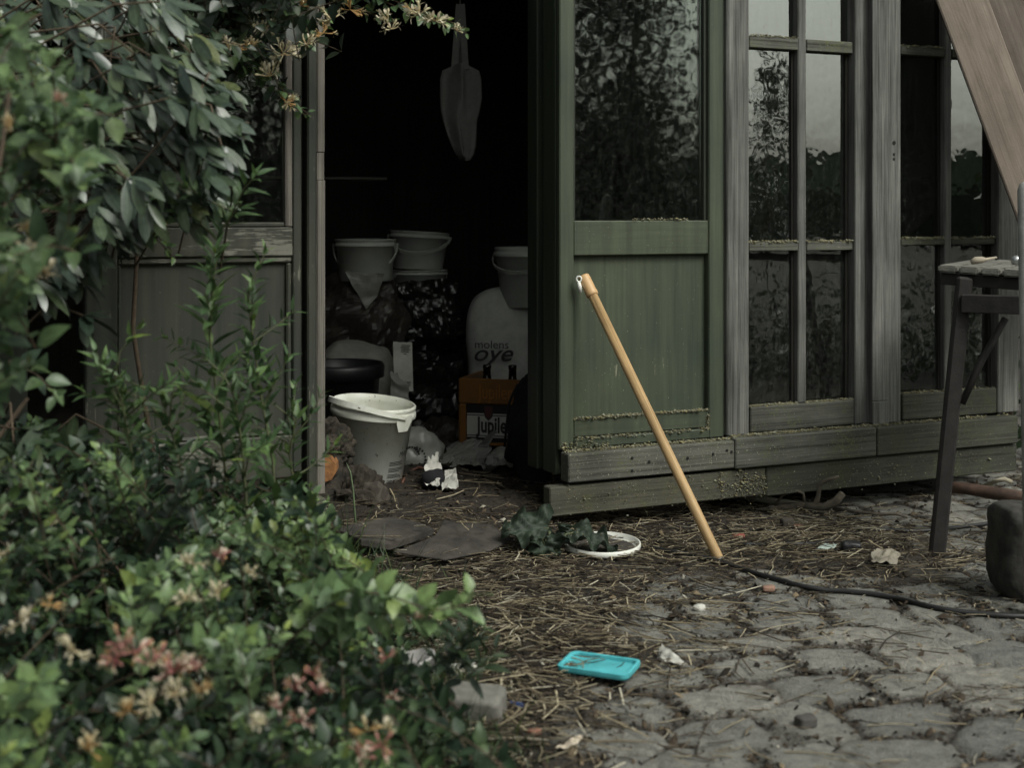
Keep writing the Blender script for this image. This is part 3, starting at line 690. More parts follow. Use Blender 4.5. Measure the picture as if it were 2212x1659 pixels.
# brighter clumps: the light on them is put into a paler leaf colour
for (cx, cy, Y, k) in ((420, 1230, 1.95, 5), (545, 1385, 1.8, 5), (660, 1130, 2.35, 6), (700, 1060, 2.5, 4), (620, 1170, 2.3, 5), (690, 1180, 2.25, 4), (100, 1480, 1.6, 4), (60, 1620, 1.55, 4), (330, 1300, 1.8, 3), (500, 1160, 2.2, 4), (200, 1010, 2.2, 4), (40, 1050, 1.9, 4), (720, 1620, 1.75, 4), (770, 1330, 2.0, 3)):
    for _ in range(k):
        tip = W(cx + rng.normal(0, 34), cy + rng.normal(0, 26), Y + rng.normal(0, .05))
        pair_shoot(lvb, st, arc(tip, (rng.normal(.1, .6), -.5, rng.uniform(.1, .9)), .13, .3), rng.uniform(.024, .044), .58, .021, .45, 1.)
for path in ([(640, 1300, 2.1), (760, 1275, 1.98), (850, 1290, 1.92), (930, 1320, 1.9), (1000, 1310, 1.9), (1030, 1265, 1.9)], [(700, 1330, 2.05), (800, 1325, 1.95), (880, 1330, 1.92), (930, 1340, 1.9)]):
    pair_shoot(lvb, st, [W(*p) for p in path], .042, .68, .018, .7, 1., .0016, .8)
bf = lv.build('foliage', M_HS, bush, 'ovate', 5, .07); o_ = lvb.build('foliage', M_HSL, bush, 'ovate', 5, .07); o_['label'] = 'paler young foliage and clumps with light put into their colour'; st.build('stem', M_TWIG, bush, True, local=False)
flowers(bush, [(x, y, Y, k, s) for x, y, Y, k, s in (
 (4, 1200, 1.95, 'cream', 1.2), (44, 1346, 1.75, 'cream', 1.3), (110, 1309, 1.8, 'ochre', 1.), (157, 1404, 1.68, 'cream', 1.2), (416, 1218, 1.9, 'cream', 1.2), (475, 1206, 1.95, 'pink', 1.1), (400, 1298, 1.8, 'cream', 1.1),
 (475, 1280, 1.85, 'cream', 1.1), (264, 1392, 1.66, 'pink', 1.3), (294, 1410, 1.66, 'pink', 1.4), (250, 1426, 1.64, 'pink', 1.2), (324, 1436, 1.65, 'pink', 1.3), (374, 1453, 1.65, 'pink', 1.35), (412, 1448, 1.66, 'pink', 1.3), (345, 1420, 1.66, 'pink', 1.1),
 (380, 1502, 1.62, 'cream', 1.3), (325, 1520, 1.6, 'cream', 1.), (442, 1490, 1.64, 'ochre', 1.1), (635, 1491, 1.66, 'pink', 1.2), (602, 1534, 1.64, 'pink', 1.2), (650, 1561, 1.62, 'pink', 1.3), (277, 1539, 1.6, 'ochre', 1.), (193, 1623, 1.55, 'ochre', 1.1),
 (558, 1565, 1.62, 'cream', 1.), (690, 1502, 1.68, 'pink', 1.2), (676, 1458, 1.72, 'pink', 1.), (836, 1422, 1.9, 'pink', .9), (847, 1510, 1.82, 'pink', .8), (789, 1580, 1.7, 'ochre', 1.2), (822, 1612, 1.68, 'pink', 1.3), (775, 1637, 1.66, 'pink', 1.3), (838, 1575, 1.72, 'cream', 1.),
 (540, 1240, 1.95, 'cream', .9), (110, 1135, 2.0, 'cream', .7), (905, 1335, 1.9, 'pink', .6))])
# ---- 2 paler honeysuckle at the left edge
hb = thing('honeysuckle_bush', 'pale green honeysuckle shoots at the left edge, in front of the grey leaved shrub', 'bush', (-.68, 1.75, 0))
lv, st = Leaves(), MB()
for (x, y) in sample([(-60, 60), (90, 80), (170, 150), (200, 240), (190, 310), (120, 420), (70, 600), (20, 760), (-60, 800)], 48):
    Y = rng.uniform(1.6, 2.0); tip = W(x, y, Y); yg = rng.uniform(.25, 1.)
    pair_shoot(lv, st, arc(tip, (rng.normal(.5, .4), rng.normal(-.4, .3), rng.normal(.15, .5)), rng.uniform(.10, .2), .3), rng.uniform(.032, .05), .60, .027, yg * .5, yg)
for (x, y) in sample([(-60, 700), (60, 760), (170, 830), (150, 1000), (-60, 1000)], 4):
    pair_shoot(lv, st, arc(W(x, y, rng.uniform(1.7, 2.3)), (rng.normal(.4, .5), -.3, rng.normal(.2, .5)), .16, .3), .042, .62, .028, 0, .5)
st.tube([W(-60, 1100, 1.9), W(-40, 800, 1.85), W(-20, 500, 1.8), W(20, 200, 1.8)], .003, 6, 0)
lv.build('foliage', M_HSL, hb); st.build('stem', M_TWIG, hb, True, local=False)
flowers(hb, [(127, 217, 1.65, 'pink', .8), (23, 274, 1.65, 'ochre', .9), (60, 501, 1.7, 'ochre', .9), (53, 548, 1.7, 'cream', 1.1), (64, 600, 1.7, 'cream', 1.2), (97, 590, 1.7, 'cream', 1.2)])
# ---- 3 grey green shrub with long drooping leaves
rh = thing('rhododendron', 'tall shrub with long drooping grey green leaves at the upper left', 'shrub', (-1.35, 2.75, 0))
lv, st = Leaves(), MB()
RP = [(-60, -60), (330, -60), (420, 60), (470, 150), (520, 250), (505, 300), (480, 400), (430, 450), (330, 430), (280, 470), (190, 560), (120, 640), (-60, 640)]
root = Vector((-1.38, 2.8, 0))
for (x, y) in sample(RP, 175) + sample([(150, 280), (400, 180), (500, 260), (470, 400), (330, 420), (250, 500), (160, 520)], 70) + sample([(220, 130), (400, 100), (440, 230), (280, 240)], 40):
    Y = rng.uniform(2.3, 2.95); tip = W(x, y, Y); ax = Vector((rng.normal(.55, .3), rng.normal(-.35, .3), rng.normal(-.15, .35))).normalized()
    bp = tip - ax * .22 + Vector((-.12, .10, -.10)); st.tube([bp, tip - ax * .08, tip], [.0025, .002, .0018], 5, 0, False)
    ag = rng.random() ** 2
    for k in range(int(rng.integers(7, 11))):
        an = k * 2.4 + rng.normal(0, .3); o = ax.orthogonal().normalized(); o.rotate(Matrix.Rotation(an, 3, ax))
        a = ax * rng.uniform(.2, .6) + o * .5 + Vector((.42, 0, -.72)) + rv(.12)
        n = UP * .9 + Vector((-.35, -.45, 0)) + rv(.22)
        L = rng.uniform(.040, .086); lv.add(tip + rv(.004), a, n, L, L * rng.uniform(.23, .33), rng.uniform(.02, .22), rng.uniform(-.15, .35), float(np.clip(ag + rng.normal(0, .12), 0, 1)))
for q in range(5):
    e = W(60 + 90 * q, 420 - 60 * q, 2.7); st.tube([root + rv(.03), root.lerp(e, .4) + Vector((-.05, .05, .12)), root.lerp(e, .75) + Vector((0, .03, .06)), e], [.016, .011, .007, .004], 7, 0)
lv.build('foliage', M_RH, rh, 'oblong', 6, .03); st.build('stem', M_TWIG, rh, True, local=False)
# darker low growth of the same kind
rh2 = thing('rhododendron', 'low dark leaved shrub below the black gap left of the painted door', 'shrub', (-1.15, 2.55, 0))
lv, st = Leaves(), MB()
for (x, y) in sample([(90, 560), (180, 600), (190, 690), (120, 700), (60, 640)], 3) + sample([(-40, 900), (70, 910), (160, 960), (130, 1010), (-40, 1020)], 16):
    Y = rng.uniform(2.3, 2.7); tip = W(x, y, Y); ax = Vector((rng.normal(.3, .3), -.4, rng.normal(.1, .4))).normalized()
    st.tube([tip - ax * .2 - UP * .12, tip - ax * .08, tip], [.003, .0025, .002], 5, 0, False)
    for k in range(7):
        o = ax.orthogonal().normalized(); o.rotate(Matrix.Rotation(k * 2.4, 3, ax)); a = ax * .5 + o * .7 + Vector((.2, 0, -.4)) + rv(.15)
        L = rng.uniform(.045, .075); lv.add(tip, a, UP + rv(.35), L, L * .38, rng.uniform(0, .25), .2, .1)
st.tube([Vector((-1.15, 2.55, 0)), Vector((-1.12, 2.5, .2)), W(60, 860, 2.5)], [.008, .006, .004], 6)
lv.build('foliage', M_RH, rh2, 'oblong', 6, .03); st.build('stem', M_TWIG, rh2, True, local=False)
# ---- 4 honeysuckle climbing over the doorway
vine = thing('honeysuckle_vine', 'honeysuckle vine with cream flowers arching over the dark doorway', 'climbing plant', (-.75, 3.25, 0))
lv, st = Leaves(), MB(); lvd = Leaves()
for path, L in (([(560, -60, 3.2), (660, -20, 3.2), (740, 8, 3.2), (800, 28, 3.2), (850, 50, 3.2)], .034), ([(700, -60, 3.25), (800, -10, 3.2), (860, 15, 3.18), (920, 38, 3.15), (965, 58, 3.12), (1008, 70, 3.1)], .033),
                ([(480, 20, 3.0), (540, 90, 3.0), (580, 160, 3.0), (620, 220, 3.02), (668, 254, 3.05)], .036), ([(600, -40, 3.1), (640, 40, 3.1), (665, 95, 3.12)], .034), ([(420, 60, 2.95), (500, 120, 2.95), (560, 170, 3.0)], .040),
                ([(380, 330, 2.9), (345, 420, 2.85), (330, 500, 2.8), (370, 540, 2.8)], .036), ([(640, -50, 3.2), (690, 20, 3.15), (708, 70, 3.15)], .032), ([(620, -60, 3.2), (700, -15, 3.2), (770, -8, 3.2), (880, -10, 3.18)], .034)):
    for rep in range(2):
        jt = rv(.012) * rep; pair_shoot(lv, st, [W(*p) + jt for p in path], L * rng.uniform(.8, 1.), .7, .024 if rep == 0 else .034, .15, .9, .0014, .6)
for (x, y) in sample([(330, -60), (680, -60), (640, 40), (600, 120), (560, 130), (520, 190), (480, 160), (430, 40)], 75):
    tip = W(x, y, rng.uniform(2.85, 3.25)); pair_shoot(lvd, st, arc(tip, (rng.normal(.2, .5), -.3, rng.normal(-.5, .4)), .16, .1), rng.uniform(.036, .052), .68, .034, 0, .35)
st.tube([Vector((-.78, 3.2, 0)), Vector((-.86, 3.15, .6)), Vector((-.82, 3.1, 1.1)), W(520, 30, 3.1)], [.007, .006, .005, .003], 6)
lv.build('foliage', M_HS, vine); o_ = lvd.build('foliage', M_HSD, vine); o_['label'] = 'foliage against the door glass, shade put into its darker colour'; st.build('stem', M_TWIG, vine, True, local=False)
VS = 1.35
flowers(vine, [(x, y, Y, k, q * VS) for x, y, Y, k, q in [(565, 67, 2.95, 'cream', 1.5), (495, 104, 2.9, 'cream', 1.3), (612, 117, 3.0, 'cream', 1.6), (582, 164, 2.97, 'cream', 1.5), (620, 220, 3.0, 'ochre', 1.2), (715, 40, 3.12, 'cream', 1.6), (699, 70, 3.12, 'ochre', 1.2), (662, 95, 3.08, 'cream', 1.2), (650, 10, 3.1, 'ochre', 1.3),
 (757, 20, 3.17, 'ochre', 1.4), (838, 40, 3.15, 'cream', 1.3), (845, 62, 3.15, 'cream', 1.2), (905, 30, 3.1, 'cream', 1.5), (940, 44, 3.1, 'cream', 1.4), (885, 18, 3.12, 'ochre', 1.), (985, 64, 3.08, 'cream', .8), (339, 485, 2.78, 'ochre', .9), (535, 105, 2.92, 'ochre', 1.2)]])
# ---- 5 upright weeds before the brown panel
WEEDS = ((( (505, 1190, 2.5), (485, 1000, 2.5), (468, 850, 2.48), (452, 720, 2.46), (462, 600, 2.45), (476, 500, 2.44), (520, 440, 2.42)), .074, 'tallest leafy weed standing before the brown door panel'),
         (((600, 1200, 2.55), (590, 1000, 2.55), (565, 860, 2.53), (548, 740, 2.52), (535, 640, 2.5)), .058, 'leafy weed close to the doorway post, shorter than its tall neighbour'),
         (((300, 1150, 2.4), (285, 980, 2.4), (262, 860, 2.38), (225, 790, 2.36)), .060, 'leafy weed leaning left below the black gap'),
         (((400, 1180, 2.45), (395, 1030, 2.45), (370, 930, 2.44), (345, 850, 2.43)), .055, 'short leafy weed left of the tallest weed'),
         (((640, 1200, 2.6), (640, 1080, 2.6), (625, 980, 2.6), (640, 905, 2.58)), .052, 'low weed with star shaped tip right at the doorway post'),
         (((540, 1200, 2.45), (530, 1050, 2.45), (520, 940, 2.43), (500, 830, 2.42)), .058, 'middling weed between the tallest weed and the doorway post'))
for path, L, lab in WEEDS:
    b0 = W(*path[0]); t_ = thing('leafy_weed', lab, 'weed', (b0.x, b0.y, 0), 0, 'weeds before the left door'); lv, st = Leaves(), MB()
    pts = [Vector((b0.x, b0.y, 0))] + [W(*p) for p in path]
    pair_shoot(lv, st, pts, L * 1.12, .27, .030, .05, .75, .0030, .55, 1.0, .25, 3)
    for k in range(7):
        i = int(rng.integers(2, len(pts) - 1)); p = pts[i].lerp(pts[min(i + 1, len(pts) - 1)], rng.random()); e = p + Vector((rng.normal(0, .06), rng.normal(-.03, .04), rng.uniform(.04, .10)))
        pair_shoot(lv, st, [p, p.lerp(e, .5) + rv(.006), e], L * .62, .30, .016, .3, 1., .0014, .7, .8, .35)
    lv.build('foliage', M_WEED, t_, 'lance', 6, .04); st.build('stem', M_STEM, t_, True, local=False)
# ---- 6 low ground cover and grass at the bush's right foot
gc = thing('ground_cover', 'dark low leafy growth spreading over the earth between bush and straw', 'ground cover', (-.2, 2.2, 0)); lv, st = Leaves(), MB()
for (x, y) in sample([(700, 1280), (860, 1350), (960, 1370), (1060, 1400), (1010, 1450), (930, 1470), (940, 1540), (900, 1600), (1000, 1659), (960, 1760), (700, 1760), (640, 1500)], 120):
    p = GP(x, y, .02 + .05 * rng.random()); pair_shoot(lv, st, arc(p, (rng.normal(.3, .6), rng.normal(-.3, .4), rng.uniform(.2, 1)), rng.uniform(.04, .09), .2, 4), rng.uniform(.016, .028), .6, .016, 0, rng.random() * .8, .0009)
for (a_, b_) in (((985, 1450), (1045, 1340)), ((1000, 1470), (1075, 1395)), ((960, 1420), (1010, 1350)), ((940, 1450), (985, 1380))):
    p0 = W(*a_, 2.15); p1 = W(*b_, 2.1); pair_shoot(lv, st, [p0, p0.lerp(p1, .5) + rv(.01), p1], .042, .36, .020, 0, .2, .0012, .7)
lv.build('foliage', M_GC, gc); o_ = st.build('stem', M_STEM, gc, True, local=False); o_['kind'] = 'stuff'
P_, A_, N_, L_, W_, D_, R_ = [], [], [], [], [], [], []
for (x, y, k, rad, hgt) in ((880, 1600, 420, 90, .06), (980, 1620, 300, 60, .04), (940, 1500, 240, 55, .06), (760, 1270, 200, 60, .09), (700, 1200, 90, 30, .12), (1000, 1410, 120, 50, .05), (830, 1300, 120, 60, .06), (1080, 1640, 120, 60, .025)):
    for _ in range(k):
        p = GP(x + rng.normal(0, rad), y + rng.normal(0, rad * .45)); P_.append(tuple(p)); A_.append((rng.normal(0, .5), rng.normal(-.1, .5), 1)); N_.append((rng.normal(), rng.normal(), .3))
        l_ = hgt * rng.uniform(.5, 1.4); L_.append(l_); W_.append(rng.uniform(.0018, .0035)); D_.append(rng.uniform(.1, .8)); R_.append(rng.random())
V, Fq, col = leaf_arrays(P_, A_, N_, L_, W_, D_, np.full(len(P_), .2), R_, np.array(R_) * .7, 'lance', 4)
tag(np_mesh('grass', V, Fq, M_GC, None, col), 'short dark grass at the foot of the bush', 'grass', kind='stuff')
bl = thing('grass_stalk', 'lone bent grass blade standing before the logs in the doorway', 'grass blade', G(775, 1190)); m_ = MB()
m_.tube([G(775, 1190), W(768, 1130, 3.5), W(763, 1060, 3.5), W(757, 1020, 3.5), W(748, 1000, 3.5)], [.0025, .0028, .0024, .002, .0006], 5); m_.build('blade', plain('grass_blade', (.10, .14, .075), .5, .2, 60), bl, True, local=False)
# ---- what the glass mirrors: hedge, sapling and far hedgerow across the yard
def crown(name, label, cat, base, n, fn, Ls, mat=M_HSD, trunks=()):
    t_ = thing(name, label, cat, base); lv = Leaves()
    for _ in range(n):
        p = fn()
        if p is None: continue
        lv.add(p, Vector((rng.normal(), rng.normal(), rng.normal(-.5, .6))), UP + rv(.5), rng.uniform(*Ls), rng.uniform(*Ls) * .55, .15, .2, rng.random() * .5)
    lv.build('crown', mat, t_, 'ovate', 3); m_ = MB()
    for (a_, b_, r_) in trunks: m_.tube([a_, Vector(a_).lerp(Vector(b_), .5) + rv(.04), b_], [r_, r_ * .7, r_ * .3], 7)
    m_.build('trunk', M_TWIG, t_, True, local=False)
HA, HB = Vector((5.25, .98, 0)), Vector((2.6, -2.6, 0)); HN = Vector((.79, -.61, 0))
_bl = [(rng.random(), rng.uniform(-.1, .8), rng.uniform(.2, 3.5), rng.uniform(.3, .6)) for _ in range(190)]
def hedge_pt():
    s, q, z, r_ = _bl[int(rng.integers(len(_bl)))]; p = HA.lerp(HB, s) + HN * q + UP * z + rv(r_ * .5)
    top = 3.5 - .7 * max(0, 1 - s * 7)
    return p if .02 < p.z < top and (p - HA).dot(HB - HA) > -.02 else None
crown('hedge', 'tall dense hedge across the yard, mirrored dark in the green door glass', 'hedge', (4, -.8, 0), 95000, hedge_pt, (.035, .07), M_HSD, [(HA.lerp(HB, s) + HN * .4, HA.lerp(HB, s) + HN * .4 + UP * 2.3, .05) for s in (.1, .3, .5, .7, .9)])
LA, LB = Vector((2.9, 1.7, 0)), Vector((4.5, 3.7, 0))  # unseen shrubs added to darken what the lower panes mirror
def low_pt():
    p = LA.lerp(LB, rng.random()) + Vector((rng.normal(.2, .3), rng.normal(-.1, .25), abs(rng.normal(0, .26)))); return p if p.z < .75 else None
crown('added_low_hedge', 'low shrubs added out of view to mirror dark in the lower panes', 'hedge', (3.7, 2.7, 0), 8000, low_pt, (.028, .05), M_HSD, [(LA.lerp(LB, s), LA.lerp(LB, s) + UP * .4, .02) for s in (.1, .5, .9)])
SP = Vector((5.75, 1.22, 0))
def sap_pt():
    z = rng.uniform(.3, 1.0) ** .8 * 1.9 if rng.random() < .9 else rng.uniform(1.6, 2.05); r_ = .42 * (1 - z / 2.15) + .05; a = rng.random() * 6.28
    return SP + Vector((math.cos(a) * r_ * rng.random() ** .5, math.sin(a) * r_ * rng.random() ** .5, z))
crown('sapling', 'slender sapling beyond the yard, mirrored in the grey window', 'tree', SP, 850, sap_pt, (.035, .075), M_HSD, [(SP, SP + UP * 1.9, .02)])
V = []; Fc = []; ang = np.linspace(R(-75), R(25), 120)
for i, a in enumerate(ang):
    hh = 2.3 + .5 * fbm(np.array([i * .12]), np.array([1.]), 5, 3)[0] + .25 * rng.random()
    for (r_, z) in ((38, -.1), (37.4, hh * .6), (38.2, hh), (40, hh * .9), (41, -.1)): V.append((r_ * math.cos(a), r_ * math.sin(a), z))
for i in range(len(ang) - 1):
    for k in range(4): Fc.append((i * 5 + k, i * 5 + k + 1, i * 5 + 6 + k, i * 5 + 5 + k))
o_ = mesh_obj('far_hedgerow', V, Fc, plain('far_foliage', (.035, .05, .028), .9, .5, 3), None); tag(o_, 'dark far hedgerow along the horizon, mirrored in the windows', 'hedgerow', kind='stuff')
# ------------------------------------------------------------------ things inside the doorway
M_WHITE = plain('dusty_white_plastic', (.42, .43, .395), .45, .16, 9, bmp=.1, bscale=200)
m, n, l, b = new_mat('spattered_white_plastic'); v = coords(n, l)
s_ = noise(n, l, v, 95, 3, .6); r_ = ramp(n, [(.66, (.74, .76, .71)), (.70, (.10, .08, .06))]); l.new(s_, r_.inputs[0])
d_ = noise(n, l, v, 7, 5, .65); r2_ = ramp(n, [(.3, (.72, .70, .62)), (.65, (1., 1., 1.))]); l.new(d_, r2_.inputs[0])
l.new(mix(n, l, 1., r_.outputs[0], r2_.outputs[0], 'MULTIPLY'), b.inputs['Base Color']); b.inputs['Roughness'].default_value = .42; M_SPAT = m
M_INK = plain('black_print', (.012, .012, .012), .6, .2, bmp=0)
M_BLACKP = plain('black_plastic', (.010, .010, .011), .45, .3, 14, bmp=.1)
M_SACK = plain('pale_woven_sack', (.22, .215, .195), .8, .18, 30, bmp=.4, bscale=420)
M_FILMD = plain('dark_glossy_film', (.016, .015, .014), .22, .4, 6, bmp=.2, spec=.6)
M_FILMB = plain('brown_film', (.034, .028, .024), .4, .4, 8, bmp=.2)
M_FILMW = plain('clouded_white_film', (.24, .24, .22), .35, .3, 7, bmp=.25)
M_PAPER = plain('soiled_paper', (.44, .43, .39), .8, .2, 18, bmp=.2)
M_BARK = plain('mouldering_bark', (.026, .021, .015), .9, .75, 26, bmp=.9, bscale=60)
M_ORANGEW = plain('sawn_orange_wood', (.21, .095, .034), .9, .5, 60, bmp=.8, bscale=260)
M_CRATE = plain('amber_plastic', (.15, .068, .018), .4, .15, 10, bmp=.05)
M_BOTTLE = plain('brown_bottle_glass', (.012, .007, .004), .12, .2, bmp=0, spec=.7)
M_CLOTH = plain('grey_cotton', (.12, .117, .11), .9, .15, 40, bmp=.4, bscale=500)
M_BLACKC = plain('black_cloth', (.006, .006, .008), .9, .3, 30, bmp=.4)
M_MAT = plain('old_felt_mat', (.040, .035, .030), .95, .6, 16, bmp=.6, bscale=160)
M_GOLD = plain('worn_label', (.30, .12, .04), .6, .3, bmp=0)
def rest(px, Y, r=.1):
    x = (px - CX) / F * Y; return Vector((x, Y, gz_at(x, Y)))
def bucket(label, base, r0, r1, h, tilt=(0, 0), ear_az=0., elev=R(-75), lid=False, mat=None, prints=False, group='white plastic buckets in the shed'):
    mat = mat or M_WHITE; t_ = thing('bucket', label, 'bucket', base, 0, group)
    M = Matrix.Rotation(tilt[1], 4, 'Y') @ Matrix.Rotation(tilt[0], 4, 'X')
    m_ = MB(); th = .0025; rf = r1 + .006
    prof = [(r0 * .2, .002), (r0 - .004, 0), (r0, .004), (r1 - .001, h * .84), (rf, h * .845), (rf + .0015, h * .86), (rf, h * .915), (r1 + .003, h * .925), (r1 + .0035, h * .95), (r1 + .005, h * .96), (r1 + .005, h * .985), (r1 + .002, h), (r1 - th, h * .995), (r1 - th - .001, h * .9), (r0 - th, .006), (.001, .006)]
    if lid: prof = prof[:-5] + [(r1 + .007, h * .99), (r1 + .007, h * 1.02), (r1 - .006, h * 1.025), (r1 - .012, h * .995), (.001, h * .995)]
    m_.lathe(prof, 56, 0, M)
    m_.build('body', mat, t_, True)
    # tab under the rim where the handle sits, then the handle itself
    e = Vector((math.cos(ear_az), math.sin(ear_az), 0)); q = Vector((-e.y, e.x, 0))
    for sg in (1, -1):
        c = e * sg; vs = []; fs = []
        for i, (dz, wd) in enumerate(((.925, .030), (.845, .030), (.73, .019))):
            for k in range(5):
                a = math.atan2(c.y, c.x) + (k - 2) / 2 * wd / rf; rr = rf + (.004 if i < 2 else .0005)
                vs.append(M @ Vector((rr * math.cos(a), rr * math.sin(a), h * dz)))
        for i in range(2):
            for k in range(4): fs.append((i * 5 + k, i * 5 + k + 1, i * 5 + 6 + k, i * 5 + 5 + k))
        tb = MB(); tb.add(vs, fs); tb.build('handle_ear', mat, t_, True)
    up = q * -math.cos(elev) + Vector((0, 0, 1)) * math.sin(elev); rr = r1 + .012; hb_ = MB(); vs = []; fs = []
    c0 = Vector((0, 0, h * .90)); K = 22
    nrm = e.cross(up)
    for k in range(K + 1):
        a = math.pi * k / K; p = c0 + e * rr * math.cos(a) + up * rr * math.sin(a) * 1.02; o = (e * math.cos(a) + up * math.sin(a))
        hw = .0075 if .12 < k / K < .88 else .005
        for s1, s2 in ((-1, 0), (1, 0), (1, 1), (-1, 1)): vs.append(M @ (p + nrm * hw * s1 + o * .0035 * s2))
    for k in range(K):
        for j in range(4): fs.append((k * 4 + j, k * 4 + (j + 1) % 4, k * 4 + 4 + (j + 1) % 4, k * 4 + 4 + j))
    fs += [(3, 2, 1, 0), tuple(K * 4 + j for j in range(4))]
    hb_.add(vs, fs); hb_.build('handle', mat, t_)
    if prints:
        pm = MB()
        def cyl(az, zc):
            def fn(x, y):
                z = zc + y; r = r0 + (r1 - r0) * z / (h * .84) + .0006; a = az + x / r; return M @ Vector((r * math.cos(a), r * math.sin(a), z))
            return fn
        text_mesh(pm, 'MAYO', .021, cyl(R(-18), h * .40), shear=.2); text_mesh(pm, 'd', .06, cyl(R(-10), h * .46), shear=.45)
        for blk, (z0, k) in enumerate(((.335, 3), (.255, 3), (.18, 3), (.105, 4))):
            for q_ in range(k):
                f = cyl(R(-33), h * (z0 - q_ * .019)); wd = .036 * rng.uniform(.55, 1)
                nseg = 6; vs = [f(-.034 + wd * 2 * i / nseg * .9, dy) for i in range(nseg + 1) for dy in (0, .0017)]
                pm.add(vs, [(2 * i, 2 * i + 2, 2 * i + 3, 2 * i + 1) for i in range(nseg)])
        pm.build('print', M_INK, t_)
    return t_
bk = rest(788, 4.02)
bucket('spattered white mayonnaise bucket, open, leaning at the doorway in front of the black tub', bk + Vector((.004, 0, -.006)), .102, .117, .232, (R(3), R(6)), R(-38), R(13), False, M_SPAT, True)
pA = W(790, 606, 4.95); pB = W(903, 582, 5.2); pB2 = W(905, 640, 5.2); pC = W(1142, 662, 4.95)
bucket('closed white bucket left on the heap of sacks, below the shelf', pA, .094, .104, .145, (0, 0), R(-8), R(-70), True)
bucket('white bucket standing highest on the heap, handle hanging in front', pB, .092, .106, .138, (R(-2), R(3)), R(-8), R(-32), True)
bucket('dim white bucket carrying the highest bucket of the heap', pB2, .088, .100, .098, (0, 0), R(30), R(-70), True)
bucket('white bucket on the feed sack, half hidden by the green door edge', pC, .096, .117, .212, (0, 0), R(-25), R(-30), False)
# black tub
p = rest(738, 4.5); t_ = thing('tub', 'large black plastic tub behind the white mayonnaise bucket', 'tub', p); m_ = MB(); hT = W(738, 783, 4.5).z - p.z
m_.lathe([(.02, .002), (.105, 0), (.112, .01), (.122, hT - .05), (.138, hT - .045), (.140, hT - .012), (.134, hT), (.126, hT - .003), (.120, hT - .06), (.106, .012), (.001, .012)], 48); m_.build('body', M_BLACKP, t_, True)
m_ = MB(); m_.lathe([(.1175, hT * .60), (.1205, hT * .605), (.1205, hT * .625), (.1185, hT * .63)], 48); m_.build('rib', M_BLACKP, t_, True)
# crumpled solids and sheets
def lump(name, c, rad, ex=2.6, amp=.02, fr=8., seed=0., n=(44, 30), ridge=True, squash=None):
    V = []; Fc = []; nu, nv = n
    for j in range(nv + 1):
        ph = math.pi * (j / nv - .5)
        for i in range(nu):
            th = 6.28318 * i / nu; sp = lambda x: math.copysign(abs(x) ** (2 / ex), x)
            d = Vector((sp(math.cos(ph)) * sp(math.cos(th)), sp(math.cos(ph)) * sp(math.sin(th)), sp(math.sin(ph))))
            p = Vector((d.x * rad[0], d.y * rad[1], d.z * rad[2])); q = p * fr + Vector((seed, seed * 1.7, -seed))
            e = mnoise.fractal(q, 1., 2.1, 4); r_ = (1 - 2 * abs(mnoise.noise(q * .8))) if ridge else 0.
            p += d.normalized() * amp * (e + .8 * r_) if d.length > 0 else Vector()
            if squash: p = squash(p)
            V.append(Vector(c) + p)
    for j in range(nv):
        for i in range(nu): Fc.append((j * nu + i, j * nu + (i + 1) % nu, (j + 1) * nu + (i + 1) % nu, (j + 1) * nu + i))
    Fc += [tuple(range(nu - 1, -1, -1)), tuple(nv * nu + i for i in range(nu))]
    return V, Fc
def solid(name, label, cat, c, rad, mat, group=None, **k):
    V, Fc = lump(name, (0, 0, 0), rad, **k); o_ = mesh_obj(name, V, Fc, mat, None, mat not in (M_FILMD, M_FILMB, M_BARK)); o_.location = c; return tag(o_, label, cat, group)
def sheet(name, label, cat, corners, mat, amp=.012, fr=9., seed=0., n=(26, 20), edge=.06, group=None, parent=None, smooth=False):
    a, b_, c_, d_ = (Vector(q) for q in corners); nr = (b_ - a).cross(d_ - a).normalized(); nu, nv = n; V = []; Fc = []
    if nr.z < 0: nr = -nr
    for j in range(nv + 1):
        for i in range(nu + 1):
            u, v_ = i / nu, j / nv; eu = edge * mnoise.noise(Vector((v_ * 4, seed, 1))) * (1 - 2 * u); ev = edge * mnoise.noise(Vector((u * 4, seed, 7))) * (1 - 2 * v_)
            p = a.lerp(b_, u + eu).lerp(d_.lerp(c_, u + eu), v_ + ev); q = p * fr + Vector((seed * 3, 0, seed))
            V.append(p + nr * amp * (1 - 2.2 * abs(mnoise.noise(q)) + .6 * mnoise.noise(q * 2.7)))
    for j in range(nv):
        for i in range(nu): Fc.append((j * (nu + 1) + i, j * (nu + 1) + i + 1, (j + 1) * (nu + 1) + i + 1, (j + 1) * (nu + 1) + i))
    o_ = mesh_obj(name, V, Fc, mat, parent, smooth); 
    if not parent: tag(o_, label, cat, group)
    return o_
